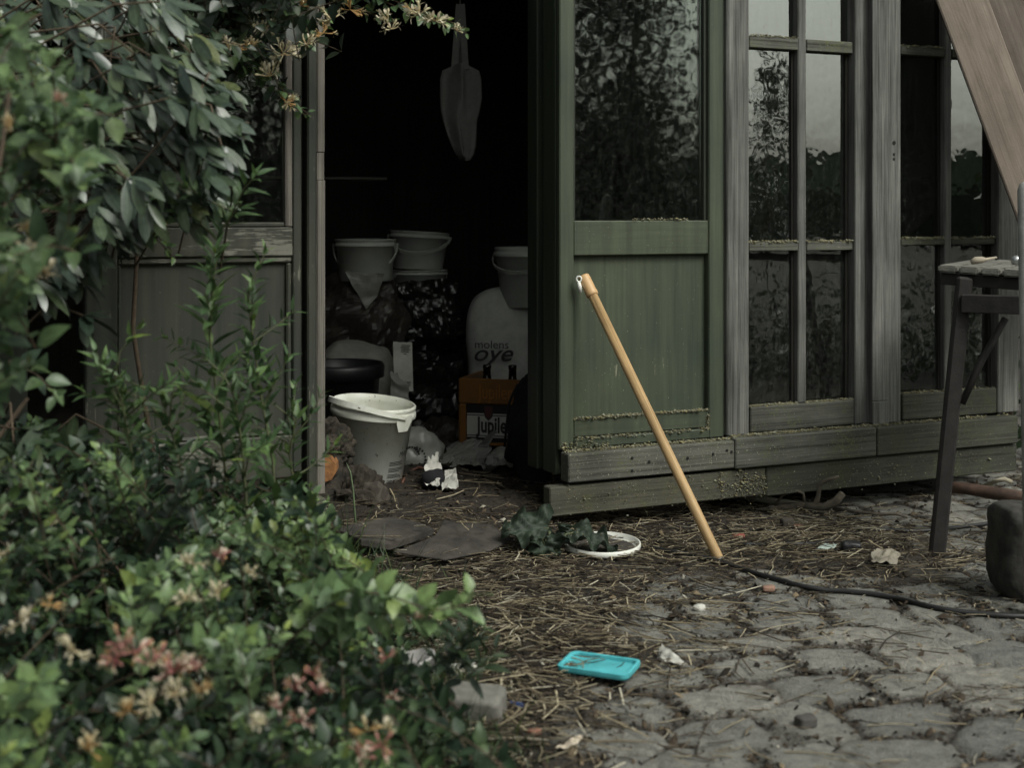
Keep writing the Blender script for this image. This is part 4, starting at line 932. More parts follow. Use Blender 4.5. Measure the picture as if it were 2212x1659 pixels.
# the heap: sacks and film under the buckets
solid('sack', 'pale sack sagging behind the black tub', 'sack', W(772, 860, 4.88), (.125, .11, .185), M_SACK, 'sacks heaped in the shed', seed=3.1, amp=.016, fr=5, ex=3)
solid('sack', 'dark brown sack under the left closed bucket', 'sack', W(775, 690, 5.02), (.16, .14, .145), M_FILMB, 'sacks heaped in the shed', seed=5.2, amp=.034, fr=11, n=(80, 54))
solid('sack', 'dark glossy plastic sack under the two stacked buckets', 'sack', W(915, 700, 5.22), (.135, .13, .105), M_FILMD, 'sacks heaped in the shed', seed=8.4, amp=.040, fr=13, n=(80, 54))
solid('sack', 'dark glossy sack at the bottom of the heap, right of the paper strip', 'sack', W(925, 850, 5.2), (.15, .14, .16), M_FILMD, 'sacks heaped in the shed', seed=11.4, amp=.040, fr=12, n=(80, 54))
solid('sack', 'brown film bale on the floor behind the printed bag', 'sack', W(930, 985, 4.9), (.13, .12, .10), M_FILMB, 'sacks heaped in the shed', seed=14.4, amp=.04, fr=13, n=(80, 54))
solid('sack', 'dark lower sack carrying the brown sack behind the tub', 'sack', W(760, 830, 5.15), (.19, .12, .15), M_FILMB, 'sacks heaped in the shed', seed=17.4, amp=.034, fr=11, n=(80, 54))
sheet('plastic_film', 'torn pale film hanging under the left closed bucket', 'plastic film', [W(745, 588, 4.84), W(830, 592, 4.84), W(815, 640, 4.86), W(790, 668, 4.86)], M_FILMW, .008, 14, 3., (16, 12))
sheet('plastic_film', 'shiny dark film draped over the sacks below the stacked buckets', 'plastic film', [W(860, 610, 5.0), W(985, 600, 5.0), W(985, 735, 5.02), W(858, 735, 5.02)], M_FILMD, .022, 13, 6., (30, 24))
ps = sheet('paper_strip', 'long printed paper strip hanging from the heap beside the black tub', 'paper strip', [W(849, 738, 4.72), W(890, 740, 4.72), W(893, 845, 4.70), W(852, 842, 4.70)], M_PAPER, .003, 9, 2., (10, 18), .02, smooth=True)
pm = MB()
for k in range(17):
    y = 745 + k * 4.6; x0 = 866 + rng.uniform(-1, 3); x1 = 887 - rng.uniform(0, 9); a = W(x0, y, 4.712); c_ = W(x1, y + .6, 4.712); pm.add([a, c_, c_ - UP * .0028, a - UP * .0028], [(0, 1, 2, 3)])
for k in range(6): a = W(872 + k * 2.6, 824, 4.698); pm.add([a, a + Vector((.002, 0, 0)), a + Vector((.002, 0, -.018)), a - UP * .018], [(0, 1, 2, 3)])
pm.build('print', M_INK, ps)
sheet('plastic_film', 'pale crumpled film hanging below the paper strip', 'plastic film', [W(845, 800, 4.66), W(880, 830, 4.66), W(888, 905, 4.64), W(842, 880, 4.64)], M_FILMW, .02, 12, 9., (18, 18), .12)
sheet('plastic_film', 'grey film drooping to the floor behind the open bucket', 'plastic film', [W(835, 880, 4.62), W(892, 872, 4.62), W(880, 960, 4.6), W(850, 965, 4.6)], M_FILMW, .02, 10, 12., (18, 18), .12)
# feed sack with its print
fs = solid('feed_sack', 'white printed feed sack standing behind the bottle crate', 'sack', (0, 0, 0), (.185, .12, .255), plain('white_woven_sack', (.40, .40, .37), .8, .15, 30, bmp=.4, bscale=420), None, seed=21.4, amp=.010, fr=4.5, ex=3.6)
fc = W(1120, 775, 5.0); fs.location = fc
pm = MB()
def on_sack(px, py):
    c_ = W(px, py, 4.858)
    return lambda x, y: c_ + Vector((x, .15 * max(0, abs(c_.x + x - fc.x) - .06), y)) - fc
text_mesh(pm, 'molens', .042, on_sack(1062, 753)); text_mesh(pm, 'oye', .082, on_sack(1062, 780), shear=.35, sx=1.15, bold=.0008)
pm.build('print', plain('faded_black_print', (.02, .02, .02), .7, .2, bmp=0), fs)
# bottle crate
cr = rest(990, 4.66); cr.z = max(cr.z, .085) + .004; ct = thing('bottle_crate', 'amber plastic bottle crate with white brand panel', 'crate', cr, R(-16)); CW, CD, CH = .30, .36, .225
m_ = MB(); t = .012
m_.box(0, CW, 0, t, CH - .085, CH, 0, .004); m_.box(0, CW, CD - t, CD, CH - .06, CH + .015, 0, .004); m_.box(0, t, t, CD - t, CH - .085, CH, 0, .004); m_.box(CW - t, CW, t, CD - t, CH - .085, CH, 0, .004)
for (x0, x1, y0, y1) in ((0, .026, -.003, .026), (CW - .026, CW, -.003, .026), (0, .026, CD - .026, CD + .003), (CW - .026, CW, CD - .026, CD + .003)): m_.box(x0, x1, y0, y1, 0, CH - .0855, 0, .006)
m_.box(.0265, CW - .0265, .006, CD - .006, .0, .012, 0, .003); m_.build('body', M_CRATE, ct)
m_ = MB(); m_.box(.0265, CW - .0265, .010, .016, .0125, CH - .086, 0, .001); m_.box(.0265, CW - .0265, CD - .016, CD - .01, .0125, CH - .086, 0, .001); m_.box(.008, .014, .0265, CD - .0265, .0125, CH - .086, 0, .001); m_.box(CW - .014, CW - .008, .0265, CD - .0265, .0125, CH - .086, 0, .001); m_.build('side_panel', M_BLACKP, ct)
m_ = MB(); m_.box(.028, CW - .028, .0075, .0095, .028, .108, 0, .0005); o_ = m_.build('brand_panel', plain('grey_white_panel', (.36, .36, .33), .5, .12, bmp=0), ct)
pm = MB(); ff = lambda x, y: Vector((CW / 2 + x, .0070, .046 + y))
ff = lambda x, y: Vector((.125 + x, .0070, .046 + y)); text_mesh(pm, 'Jupiler', .072, ff, sx=.66, bold=.0022)
for z in (.1005, .0325): pm.add([(.028, .0071, z), (CW - .028, .0071, z), (CW - .028, .0071, z + .0032), (.028, .0071, z + .0032)], [(0, 1, 2, 3)])
pm.build('print', M_INK, o_)
pm = MB(); sh = [(-.017, .03), (.017, .03), (.017, .004), (.012, -.012), (0, -.024), (-.012, -.012), (-.017, .004)]
pm.add([(.104 + x, .0062, .108 + y) for x, y in sh] + [(.104 + x, .0069, .108 + y) for x, y in sh], [tuple(range(7))] + [(i, (i + 1) % 7, 7 + (i + 1) % 7, 7 + i) for i in range(7)]); em = pm.build('emblem', M_INK, ct)
pm = MB(); pm.add([(.104 + x * .78, .0058, .109 + y * .78) for x, y in sh] + [(.104 + x * .78, .00615, .109 + y * .78) for x, y in sh], [tuple(range(7))] + [(i, (i + 1) % 7, 7 + (i + 1) % 7, 7 + i) for i in range(7)]); pm.build('shield_face', plain('dull_red', (.06, .02, .02), .6, .2, bmp=0), em)
pm = MB(); text_mesh(pm, 'Jupiler', .07, lambda x, y: Vector((.13 + x, -.0012, CH - .066 + y)), sx=.66); pm.build('embossed_letters', plain('amber_letters', (.26, .105, .022), .4, .1, bmp=0), ct)
MC = root_matrix(ct)
for i, (bx, by, lab) in enumerate(((.078, .075, 'brown beer bottle in the crate, left one with orange neck label'), (.165, .085, 'brown beer bottle in the crate, right of the one with the neck label'), (.225, .15, 'brown beer bottle at the crate end, mostly behind the black jacket'))):
    bp = MC @ Vector((bx, by, .0125)); t_ = thing('beer_bottle', lab, 'bottle', bp, 0, 'bottles in the crate'); m_ = MB()
    m_.lathe([(.01, .002), (.029, 0), (.0305, .006), (.0305, .125), (.027, .15), (.018, .185), (.0138, .215), (.0130, .238), (.0145, .239), (.0145, .250), (.0125, .252), (.0105, .249), (.0100, .235), (.001, .234)], 24); m_.build('glass', M_BOTTLE, t_, True)
    m_ = MB(); m_.lathe([(.0232, .168), (.0192, .183), (.0175, .193), (.0168, .1935), (.0226, .167)], 24); m_.build('neck_label', M_GOLD, t_, True)
# black jacket slung beside the crate
jk = thing('jacket', 'black cloth jacket slumped against the crate beside the green door edge', 'jacket', rest(1135, 4.3)); V, Fc = lump('', W(1152, 925, 4.3) - jk.location, (.068, .07, .175), seed=31., amp=.03, fr=9, ex=2.3)
mesh_obj('cloth', V, Fc, M_BLACKC, jk, True); m_ = MB()
m_.tube([W(1118, 830, 4.28), W(1100, 870, 4.27), W(1094, 920, 4.27), W(1090, 965, 4.28)], .004, 6); m_.build('strap', M_BLACKC, jk, True, local=False)
m_ = MB(); m_.tube([W(1128, 880, 4.25), W(1108, 900, 4.25), W(1100, 950, 4.25), W(1098, 970, 4.26)], .0035, 6); m_.build('strap', M_BLACKC, jk, True, local=False)
# hanging cotton bag
hg = thing('cotton_bag', 'limp grey cotton bag hanging by its straps in the dark doorway', 'bag', W(993, 345, 4.55)); V = []; Fc = []
rows = [(140, 978, 1008), (152, 956, 1031), (170, 951, 1036), (210, 951, 1037), (240, 953, 1032), (262, 958, 1026), (290, 966, 1025), (315, 976, 1024), (334, 985, 1019), (345, 996, 1012)]
nu = 44
for j, (y, x0, x1) in enumerate(rows):
    for i in range(nu):
        a = 6.28318 * i / nu; c_ = (x0 + x1) / 2 + (x1 - x0) / 2 * math.cos(a); fold = .8 * math.cos(a * 4 + .4 + j * .12) + .5 * math.sin(a * 7 + j * .3)
        p = W(c_, y + 5 * mnoise.noise(Vector((a, j, 0))), 4.55); p.y += (.022 * math.sin(a) * (1 + fold * .7)) * min(1, j / 2 + .3); p.x += .007 * fold; p.y -= .03 * math.exp(-((c_ - 994 - 10 * math.sin(j * .4)) / 9) ** 2) * (-1 if math.sin(a) > 0 else 1); V.append(p)
for j in range(len(rows) - 1):
    for i in range(nu): Fc.append((j * nu + i, j * nu + (i + 1) % nu, (j + 1) * nu + (i + 1) % nu, (j + 1) * nu + i))
Fc.append(tuple((len(rows) - 1) * nu + i for i in range(nu)))
mesh_obj('cloth', V, Fc, M_CLOTH, hg, True, local=False)
for (x0, x1, dy) in ((982, 992, -.012), (1006, 997, -.012), (992, 994, .012)):
    m_ = MB(); m_.beam(W(x0, 150, 4.55) + Vector((0, dy, 0)), W(x1, 8, 4.55) + Vector((0, dy * .2, 0)), .022, .003, 0, (0, 1, 0), 0); m_.build('strap', M_CLOTH, hg, local=False)
m_ = MB(); m_.tube([W(994, 12, 4.55), W(994, -18, 4.55), W(994, -75, 4.57)], .003, 6); m_.build('cord', M_CLOTH, hg, True, local=False)
# litter on the shed floor
def gp4(px, py, lift=.0): return GP(px, py, lift)
pb = solid('plastic_bag', 'crumpled white plastic bag with dark print right of the open bucket', 'bag', W(905, 985, 4.28), (.062, .05, .062), M_FILMW, None, seed=41., amp=.022, fr=14, ex=2.2)
pm = MB()
for (cx_, cy_, r_, a0, a1, w_) in ((-.012, 0, .036, -20, 75, .010), (-.020, .012, .024, 10, 120, .012)):
    for k in range(7):
        a = R(a0 + (a1 - a0) * k / 6); x = cx_ + r_ * math.cos(a); z = cy_ + r_ * math.sin(a); s = w_ * rng.uniform(.3, .5)
        y = -.062 + .35 * (x * x + z * z) / .06
        pm.add([(x - s, y, z - s * .6), (x + s * .5, y, z - s), (x + s, y, z + s * .5), (x - s * .3, y, z + s)], [(0, 1, 2, 3)])
pm.build('print', M_INK, pb)
sheet('plastic_sheet', 'pale plastic sheet lying before the crate, left of the creased one', 'plastic sheet', [gp4(945, 1022, .02), gp4(1048, 1024, .015), gp4(1062, 985, .09), gp4(965, 992, .03)], M_FILMW, .016, 12, 15., (26, 18), .14, 'plastic sheets before the crate')
sheet('plastic_sheet', 'creased plastic sheet curling up before the black jacket', 'plastic sheet', [gp4(1040, 1026, .015), gp4(1108, 1024, .02), gp4(1126, 985, .10), gp4(1075, 990, .04)], M_FILMW, .020, 13, 18., (26, 18), .14, 'plastic sheets before the crate')
sheet('plastic_sheet', 'narrow film ribbon rising across the brand panel of the crate', 'plastic sheet', [gp4(1010, 1000, .02), gp4(1040, 1003, .02), W(1072, 930, 4.5), W(1058, 935, 4.5)], M_FILMW, .010, 15, 23., (12, 18), .1, 'plastic sheets before the crate')
sheet('paper_scrap', 'crumpled white paper on the earth right of the open bucket', 'paper', [gp4(918, 1062, .01), gp4(955, 1068, .01), gp4(950, 1030, .06), gp4(922, 1034, .05)], M_PAPER, .016, 22, 28., (16, 14), .18, 'paper scraps on the ground')
sheet('paper_scrap', 'smaller folded paper beside the crumpled one in the doorway', 'paper', [gp4(955, 1066, .008), gp4(992, 1064, .008), gp4(985, 1040, .045), gp4(962, 1045, .03)], M_PAPER, .012, 24, 31., (14, 12), .18, 'paper scraps on the ground')
solid('plastic_bag', 'small dark rag right behind the crumpled paper', 'rag', gp4(935, 1052, .02), (.03, .03, .022), M_BLACKC, None, seed=43., amp=.01, fr=20)
ho = MB(); ho.tube([gp4(866, 1050, .0) + Vector((0, .05, 0)), W(880, 1020, 4.15), W(905, 1010, 4.15), W(935, 1018, 4.15), gp4(965, 1040, .0)], [.004, .0045, .0045, .004, .003], 6)
tag(ho.build('cane', plain('red_brown_cane', (.10, .04, .025), .6, .3, 30), None, True), 'reddish bent cane arching over the floor behind the papers', 'cane')
# logs at the jamb
solid('log', 'upper mouldering log leaning by the red brown door edge', 'log', W(712, 968, 3.80), (.040, .09, .042), M_BARK, 'mouldering logs at the doorway', seed=51., amp=.036, fr=22, ex=3.2, n=(96, 66))
solid('log', 'lower and larger mouldering log in the doorway corner', 'log', W(748, 1066, 3.74), (.066, .075, .042), M_BARK, 'mouldering logs at the doorway', seed=54., amp=.042, fr=19, ex=3.2, n=(110, 70))
solid('log', 'grey root lump lying right before the open bucket', 'log', W(806, 1096, 3.72), (.048, .05, .030), plain('grey_bark', (.055, .046, .037), .9, .5, 26, bmp=.9, bscale=70), 'mouldering logs at the doorway', seed=57., amp=.030, fr=20, ex=2.6, n=(80, 56))
m_ = MB(); c_ = W(711, 1012, 3.66); pts = [(-.022, .034), (.004, .030), (.018, .012), (.020, -.008), (.008, -.028), (-.012, -.034), (-.03, -.02), (-.034, .012)]
fr_ = [c_ + Vector((x, -.012 + .3 * x, z)) for x, z in pts]; bk_ = [c_ + Vector((x * .9, .07 + .3 * x, z * .9)) for x, z in pts]
m_.add(fr_ + bk_, [tuple(range(8))[::-1], tuple(range(8, 16))] + [(i, (i + 1) % 8, 8 + (i + 1) % 8, 8 + i) for i in range(8)]); tag(m_.build('log', M_ORANGEW), 'sawn block with bright orange end grain by the door edge', 'log', 'mouldering logs at the doorway')
def slab(name, label, cat, pts, th, mat, lift=.003, group=None, drop=0.):
    top = [GP(x, y, lift + th) for x, y in pts]; k = len(pts); zc = sum(p.z for p in top) / k
    for p in top: p.z = .5 * p.z + .5 * zc
    bt = [p - UP * (th + drop) for p in top]; m_ = MB(); bm = bmesh.new(); vs = [bm.verts.new(p) for p in top + bt]
    bm.faces.new(vs[:k]); bm.faces.new(vs[k:][::-1])
    for i in range(k): bm.faces.new((vs[i], vs[k + i], vs[k + (i + 1) % k], vs[(i + 1) % k]))
    bmesh.ops.recalc_face_normals(bm, faces=bm.faces[:]); bmesh.ops.bevel(bm, geom=bm.edges[:], offset=th * .25, segments=2, affect='EDGES'); m_.addbm(bm)
    return tag(m_.build(name, mat), label, cat, group)
slab('felt_mat', 'cracked dark mat lying at the doorway sill with curled front edge', 'mat', [(723, 1146), (780, 1176), (841, 1200), (880, 1180), (938, 1150), (900, 1128), (850, 1118), (780, 1128)], .005, M_MAT, .004, drop=.010)
slab('felt_mat', 'second trodden mat in the doorway, right of the curled one', 'mat', [(850, 1200), (960, 1226), (1060, 1205), (1110, 1170), (1060, 1120), (960, 1110), (940, 1150), (885, 1182)], .003, M_MAT, -.001)
M_LATH = plain('white_lath', (.74, .75, .71), .5, .1, bmp=0)
# pale laths and the red crates glimpsed through the windows
for (a_, b_, lab) in (((1946, 290), (1982, 95), 'nearer pale lath leaning behind the far right window'), ((1940, 250), (1990, 78), 'farther pale lath leaning behind the far right window')):
    w_ = .065 if 'nearer' in lab else .10; p_ = S2W(LU(a_[0], w_), w_, .135); q_ = S2W(LU(b_[0], w_), w_, LZ(*b_, w_)); m_ = MB(); p_ = q_.lerp(p_, 1.0); m_.beam(p_ + DU * -.17, q_, .022, .006, 0, tuple(DW)); tag(m_.build('lath', M_LATH), lab, 'lath', 'laths behind the window')
rb = S2W(LU(1675, .5), .5, .131); bt_ = thing('wooden_box', 'dull red wooden box standing inside behind the grey window', 'box', rb, AF); m_ = MB()
for z in (.0, .09, .18): m_.box(-.16, .42, 0, .02, z + .28, z + .36, 0, .002)
m_.box(-.16, -.14, .021, .25, 0, .54, 0, .002); m_.box(.40, .42, .021, .25, 0, .54, 0, .002); m_.build('slats', plain('dull_red_paint', (.20, .07, .045), .8, .3), bt_)
# ------------------------------------------------------------------ things in the yard
# the wooden shaft leaning on the green door
M_SHAFT = wood('honey_wood', 'z', (.34, .215, .10), (.52, .36, .185), rough=.5, fine=.7, crack=.6)
top = S2W(LU(1262, -.015), -.016, LZ(1262, 600, 0)); bot = GP(1553, 1212, .004)
shf = thing('wooden_shaft', 'honey coloured wooden tool shaft leaning against the green door', 'tool shaft', bot); d = (top - bot); L = d.length; d.normalize(); rot = d.to_track_quat('Z', 'Y').to_matrix().to_4x4()
m_ = MB(); m_.lathe([(.001, 0), (.0118, 0), (.0127, .004), (.0129, .1), (.0129, L - .03), (.001, L - .03)], 28); o_ = m_.build('shaft', M_SHAFT, shf, True); o_.rotation_euler = rot.to_euler()
m_ = MB(); m_.lathe([(.001, -.002), (.011, -.002), (.0120, .0), (.0120, .016), (.0128, .0165)], 20); o_ = m_.build('tip', plain('grey_tip', (.30, .29, .27), .6, .3, 50), shf, True); o_.rotation_euler = rot.to_euler()
m_ = MB(); m_.lathe([(.0132, L - .055), (.0165, L - .053), (.0168, L - .046), (.0160, L - .040), (.0156, L + .001), (.0145, L + .006), (.001, L + .007)], 28); cap = m_.build('cap', plain('tan_plastic', (.50, .32, .16), .45, .12, 12, bmp=.05), shf, True); cap.rotation_euler = rot.to_euler()
m_ = MB(); hp = rot @ Vector((0, 0, L - .012)); hc = bot + hp + Vector((-.020, -.010, .002))
ring = [hc + Vector((.0065 * math.cos(a), 0, .0075 * math.sin(a) + .006)) for a in np.linspace(0, 6.283, 14)]; m_.tube(ring, .0026, 6, 0, False)
m_.tube([hc + Vector((0, 0, -.001)), hc + Vector((.002, -.001, -.014)), hc + Vector((.004, 0, -.030))], [.0042, .0060, .0036], 8); m_.build('hook', plain('white_plastic', (.66, .66, .62), .4, .08, bmp=0), shf, True, local=False)
# hose and cable
def line(name, label, cat, pts, r_, mat, lift=None, sub=6):
    P = []; ps = [GP(x, y) for x, y in pts]
    for i in range(len(ps) - 1):
        p0, p1, p2, p3 = ps[max(i - 1, 0)], ps[i], ps[i + 1], ps[min(i + 2, len(ps) - 1)]
        for k in range(sub):
            t = k / sub; q = .5 * ((2 * p1) + (p2 - p0) * t + (2 * p0 - 5 * p1 + 4 * p2 - p3) * t * t + (3 * p1 - p0 - 3 * p2 + p3) * t ** 3); P.append(q)
    P.append(ps[-1]); zz = [gz_at(p.x, p.y) for p in P]; zs = [max(zz[max(0, i - 2):i + 3]) * .6 + .4 * sum(zz[max(0, i - 3):i + 4]) / len(zz[max(0, i - 3):i + 4]) for i in range(len(zz))]
    for p, z in zip(P, zs): p.z = z + r_ * .95
    m_ = MB(); m_.tube(P, r_, 10); return tag(m_.build(name, mat, None, True), label, cat)
M_RUB = plain('black_rubber', (.011, .011, .011), .5, .3, 20, bmp=.1)
line('garden_hose', 'black rubber hose running across the cobbles to the right edge', 'hose', [(1385, 1184), (1450, 1196), (1540, 1216), (1600, 1234), (1660, 1252), (1740, 1272), (1830, 1284), (1930, 1299), (2020, 1319), (2100, 1334), (2200, 1338), (2320, 1332)], .0062, M_RUB)
line('cable', 'thin dark cable lying in the straw behind the table leg', 'cable', [(1600, 1182), (1720, 1180), (1790, 1174), (1830, 1160), (1900, 1150), (1960, 1152), (2030, 1150), (2100, 1140), (2170, 1132), (2300, 1128)], .0055, M_RUB)
# lids
M_TURQ = plain('turquoise_plastic', (.075, .37, .41), .45, .25, 16, bmp=.1)
def tray_lid(name, label, c, az, lx, ly, h, mat, pitch=0.):
    t_ = thing(name, label, 'lid', c); M = Matrix.Rotation(az, 4, 'Z') @ Matrix.Rotation(pitch, 4, 'X')
    def rr(a, b_, z, rad, n=5):
        o = []
        for (sx, sy, a0) in ((1, 1, 0), (-1, 1, 90), (-1, -1, 180), (1, -1, 270)):
            for k in range(n + 1): q = R(a0 + 90 * k / n); o.append(M @ Vector((sx * (a - rad) + rad * math.cos(q), sy * (b_ - rad) + rad * math.sin(q), z)))
        return o
    rings = [rr(lx, ly, 0, .014), rr(lx + .001, ly + .001, h * .35, .014), rr(lx + .001, ly + .001, h, .014), rr(lx - .003, ly - .003, h + .0012, .012), rr(lx - .006, ly - .006, h, .011), rr(lx - .007, ly - .007, h * .35, .010), rr(lx - .011, ly - .011, h * .30, .008), rr(lx - .013, ly - .013, h * .36, .007)]
    m_ = MB(); k = len(rings[0]); vs = sum(rings, []); fs = [(i * k + j, i * k + (j + 1) % k, (i + 1) * k + (j + 1) % k, (i + 1) * k + j) for i in range(len(rings) - 1) for j in range(k)]
    fs += [tuple(range(k))[::-1], tuple((len(rings) - 1) * k + j for j in range(k))]; m_.add(vs, fs); m_.build('tray', mat, t_)
    return t_
p_ = GP(1294, 1458); p_.z += .012; tray_lid('tray_lid', 'turquoise rectangular plastic lid lying upturned in the straw', p_, R(-24), .068, .042, .010, M_TURQ, R(3))
p_ = GP(1302, 1190); p_.z += .008; t_ = thing('round_plastic_cover', 'round white bucket lid lying upturned under the burdock leaves', 'lid', p_); m_ = MB(); Mt = Matrix.Rotation(R(3), 4, 'X')
m_.lathe([(.001, .002), (.080, .002), (.090, .003), (.0905, .014), (.0925, .015), (.0945, .0145), (.0955, .006), (.0945, .0), (.001, .0)], 60, 0, Mt); m_.build('rim', plain('white_lid', (.60, .60, .55), .4, .1, 9, bmp=.05), t_, True)
V, Fc = lump('', Vector((0, 0, .004)), (.078, .078, .004), seed=7., amp=.004, fr=30, n=(30, 12), ex=2); mesh_obj('dirt', V, Fc, M_MAT, t_, False)
# paper, brick, stones
sheet('paper_scrap', 'torn white paper scrap in the straw right of the turquoise lid', 'paper', [GP(1418, 1430, .006), GP(1462, 1447, .008), GP(1486, 1443, .006), GP(1432, 1418, .022)], M_PAPER, .006, 30, 61., (14, 10), .2, 'paper scraps on the ground')
sheet('paper_scrap', 'pale flat scrap lying left of the table leg', 'paper', [GP(1764, 1197, .010), GP(1800, 1199, .012), GP(1812, 1191, .016), GP(1780, 1189, .014)], plain('bluish_paper', (.36, .42, .38), .7, .15), .004, 30, 64., (10, 8), .2, 'paper scraps on the ground')
sheet('paper_scrap', 'brownish crumpled wrapper left of the table leg foot', 'paper', [GP(1880, 1228, .006), GP(1938, 1232, .006), GP(1942, 1214, .025), GP(1890, 1212, .025)], plain('brown_wrapper', (.20, .18, .14), .7, .2), .012, 26, 67., (16, 12), .2, 'paper scraps on the ground')
sheet('paper_scrap', 'pale curl of paper at the bottom edge of the straw', 'paper', [GP(1200, 1626, .004), GP(1240, 1632, .008), GP(1262, 1610, .016), GP(1238, 1612, .010)], plain('cream_scrap', (.42, .36, .28), .7, .2), .006, 30, 70., (12, 8), .2, 'paper scraps on the ground')
def stone(label, px, py, rad, mat, az=0., seed=0., ex=5., amp=.004, cat='stone', name='stone', group='loose stones and brick bits', roll=0.):
    V, Fc = lump('', (0, 0, 0), rad, ex=ex, amp=amp, fr=22, seed=seed, n=(32, 22), ridge=False); o_ = mesh_obj(name, V, Fc, mat, None, False); p = GP(px, py); o_.location = p + UP * rad[2] * .88; o_.rotation_euler = (roll, roll * .5, az); return tag(o_, label, cat, group)
M_STONE = plain('grey_stone', (.135, .13, .115), .85, .3, 24, bmp=.5); M_BRICK = plain('brick', (.19, .09, .06), .9, .3, 40, bmp=.5)
stone('grey stone block lying where the bush meets the straw', 1030, 1554, (.046, .034, .026), M_STONE, R(-12), 1., 7., roll=R(6))
stone('small dark stone alone on the pale cobbles at the bottom', 1742, 1570, (.018, .014, .010), plain('dark_stone', (.06, .055, .05), .9, .3, 40), R(20), 2.)
stone('small dark cube of stone in the straw before the lower board', 1700, 1140, (.016, .013, .013), plain('brown_stone', (.055, .047, .038), .9, .3, 40), R(10), 3.)
stone('orange brick chip beside the small cube of stone', 1722, 1141, (.020, .012, .004), M_BRICK, R(-20), 4.)
stone('pinkish brick crumb right beside the hose', 1660, 1276, (.013, .010, .005), plain('pink_crumb', (.24, .145, .105), .9, .3, 40), 0, 5.)
stone('dull red brick crumb in the straw left of the cable', 1555 + 40, 1163, (.016, .010, .006), plain('red_crumb', (.20, .06, .045), .9, .3, 40), 0, 6.)
stone('terracotta crumb in the litter at the bottom left of the straw', 1155, 1588, (.012, .008, .005), M_BRICK, R(40), 7.)
stone('blue plastic fragment in the litter below the turquoise lid', 1115, 1528, (.013, .006, .004), plain('blue_plastic', (.02, .05, .16), .4, .1, bmp=0), R(-15), 8., cat='plastic bit', name='plastic_bit', group='plastic bits')
stone('pale shard lying in the dark litter', 745 + 250, 1458, (.030, .018, .010), plain('pale_shard', (.42, .41, .37), .6, .2), R(30), 9., cat='shard', name='shard')
stone('black plastic plug lying at the cable in the straw', 1840, 1196, (.026, .018, .016), M_BLACKP, R(-8), 10., 4., .003, 'plug', 'plug', None)
stone('whitish feather like fluff tuft on the earth below the hose start', 1510, 1318, (.011, .006, .005), plain('white_fluff', (.45, .44, .40), .95, .2), 0, 11., 2., .010, 'fluff', 'fluff_tuft', None)
# half hidden pale tub in the bush's edge
p_ = GP(900, 1490); t_ = thing('food_tub', 'greyish plastic food tub half hidden by leaves at the edge of the bush', 'tub', p_); m_ = MB(); m_.lathe([(.001, 0), (.036, 0), (.044, .05), (.047, .051), (.047, .056), (.043, .056), (.035, .004), (.001, .004)], 40, 0, Matrix.Rotation(R(-14), 4, 'Y')); m_.build('body', plain('greyish_plastic', (.30, .29, .28), .4, .15, 9), t_, True)
# dark block at the right edge
o_ = solid('stone_block', 'dark mottled stone block with rounded top at the right edge', 'stone block', (0, 0, 0), (.085, .085, .102), plain('mottled_dark_stone', (.034, .032, .028), .8, .85, 16, bmp=.8), None, seed=77., amp=.012, fr=13, ex=7, ridge=False, n=(60, 44)); p_ = GP(2232, 1306); o_.location = p_ + Vector((.032, .085, .096))
# slatted table
M_TW = wood('grey_slat', 'x', (.06, .058, .05), (.24, .235, .21)); M_IRON = plain('rusted_dark_iron', (.013, .011, .010), .75, .5, 35, bmp=.4); M_RUST = plain('rusty_pipe', (.060, .035, .024), .8, .5, 30, bmp=.4)
tb0 = G(2022, 1212); az = R(62); tp = W(2026, 571, 3.5); tbl = thing('slatted_table', 'garden table with grey slatted top and rusty iron legs at the right edge', 'table', tb0)
Mx = Matrix.Translation(tp - tb0) @ Matrix.Rotation(az, 4, 'Z') @ Matrix.Rotation(R(3.), 4, 'X')
for k in range(7):
    m_ = MB(); y1 = -k * .052; bm = bmesh.new(); bmesh.ops.create_cube(bm, size=1)
    for v_ in bm.verts: v_.co = Mx @ Vector(((v_.co.x + .5) * .62 - .004 * (k % 2), y1 - .023 + v_.co.y * .046, -.010 + v_.co.z * .018))
    bmesh.ops.bevel(bm, geom=bm.edges[:], offset=.004, segments=2, affect='EDGES'); m_.addbm(bm); o_ = m_.build('slat', M_TW, tbl)
m_ = MB(); m_.beam(Mx @ Vector((.022, -.006, -.036)), Mx @ Vector((.022, -.36, -.036)), .012, .030, 0, (0, 0, 1)); m_.build('apron', M_IRON, tbl); m_ = MB(); m_.beam(Mx @ Vector((.58, -.006, -.036)), Mx @ Vector((.58, -.36, -.036)), .012, .030, 0, (0, 0, 1)); m_.build('apron', M_IRON, tbl)
lt, lb = W(2084, 598, 3.47) - tb0, Vector((0, 0, -.004)); dirn = Vector((.88, -.47, 0))
m_ = MB(); m_.beam(lb, lt, .040, .022, 0, (0, 1, 0), .006); m_.build('leg', M_IRON, tbl)
bk2 = Vector((.46, .30, 0)); m_ = MB(); m_.beam(lb + bk2 + Vector((.10, .02, 0)), lt + bk2 * .8, .036, .02, 0, (0, 1, 0), .006); m_.build('leg', M_IRON, tbl)
m_ = MB(); m_.beam(lb + dirn * .62, lt + dirn * .52 - UP * .02, .040, .022, 0, (0, 1, 0), .006); m_.build('leg', M_IRON, tbl)
m_ = MB(); m_.beam(W(2078, 655, 3.46) - tb0, W(2078, 655, 3.46) - tb0 + dirn * .36, .030, .045, 0, (0, 0, 1)); m_.build('stretcher', M_IRON, tbl)
m_ = MB(); m_.tube([W(2078, 872, 3.46) - tb0, W(2120, 780, 3.47) - tb0, W(2172, 688, 3.48) - tb0], .009, 8); m_.build('brace', M_IRON, tbl, True)
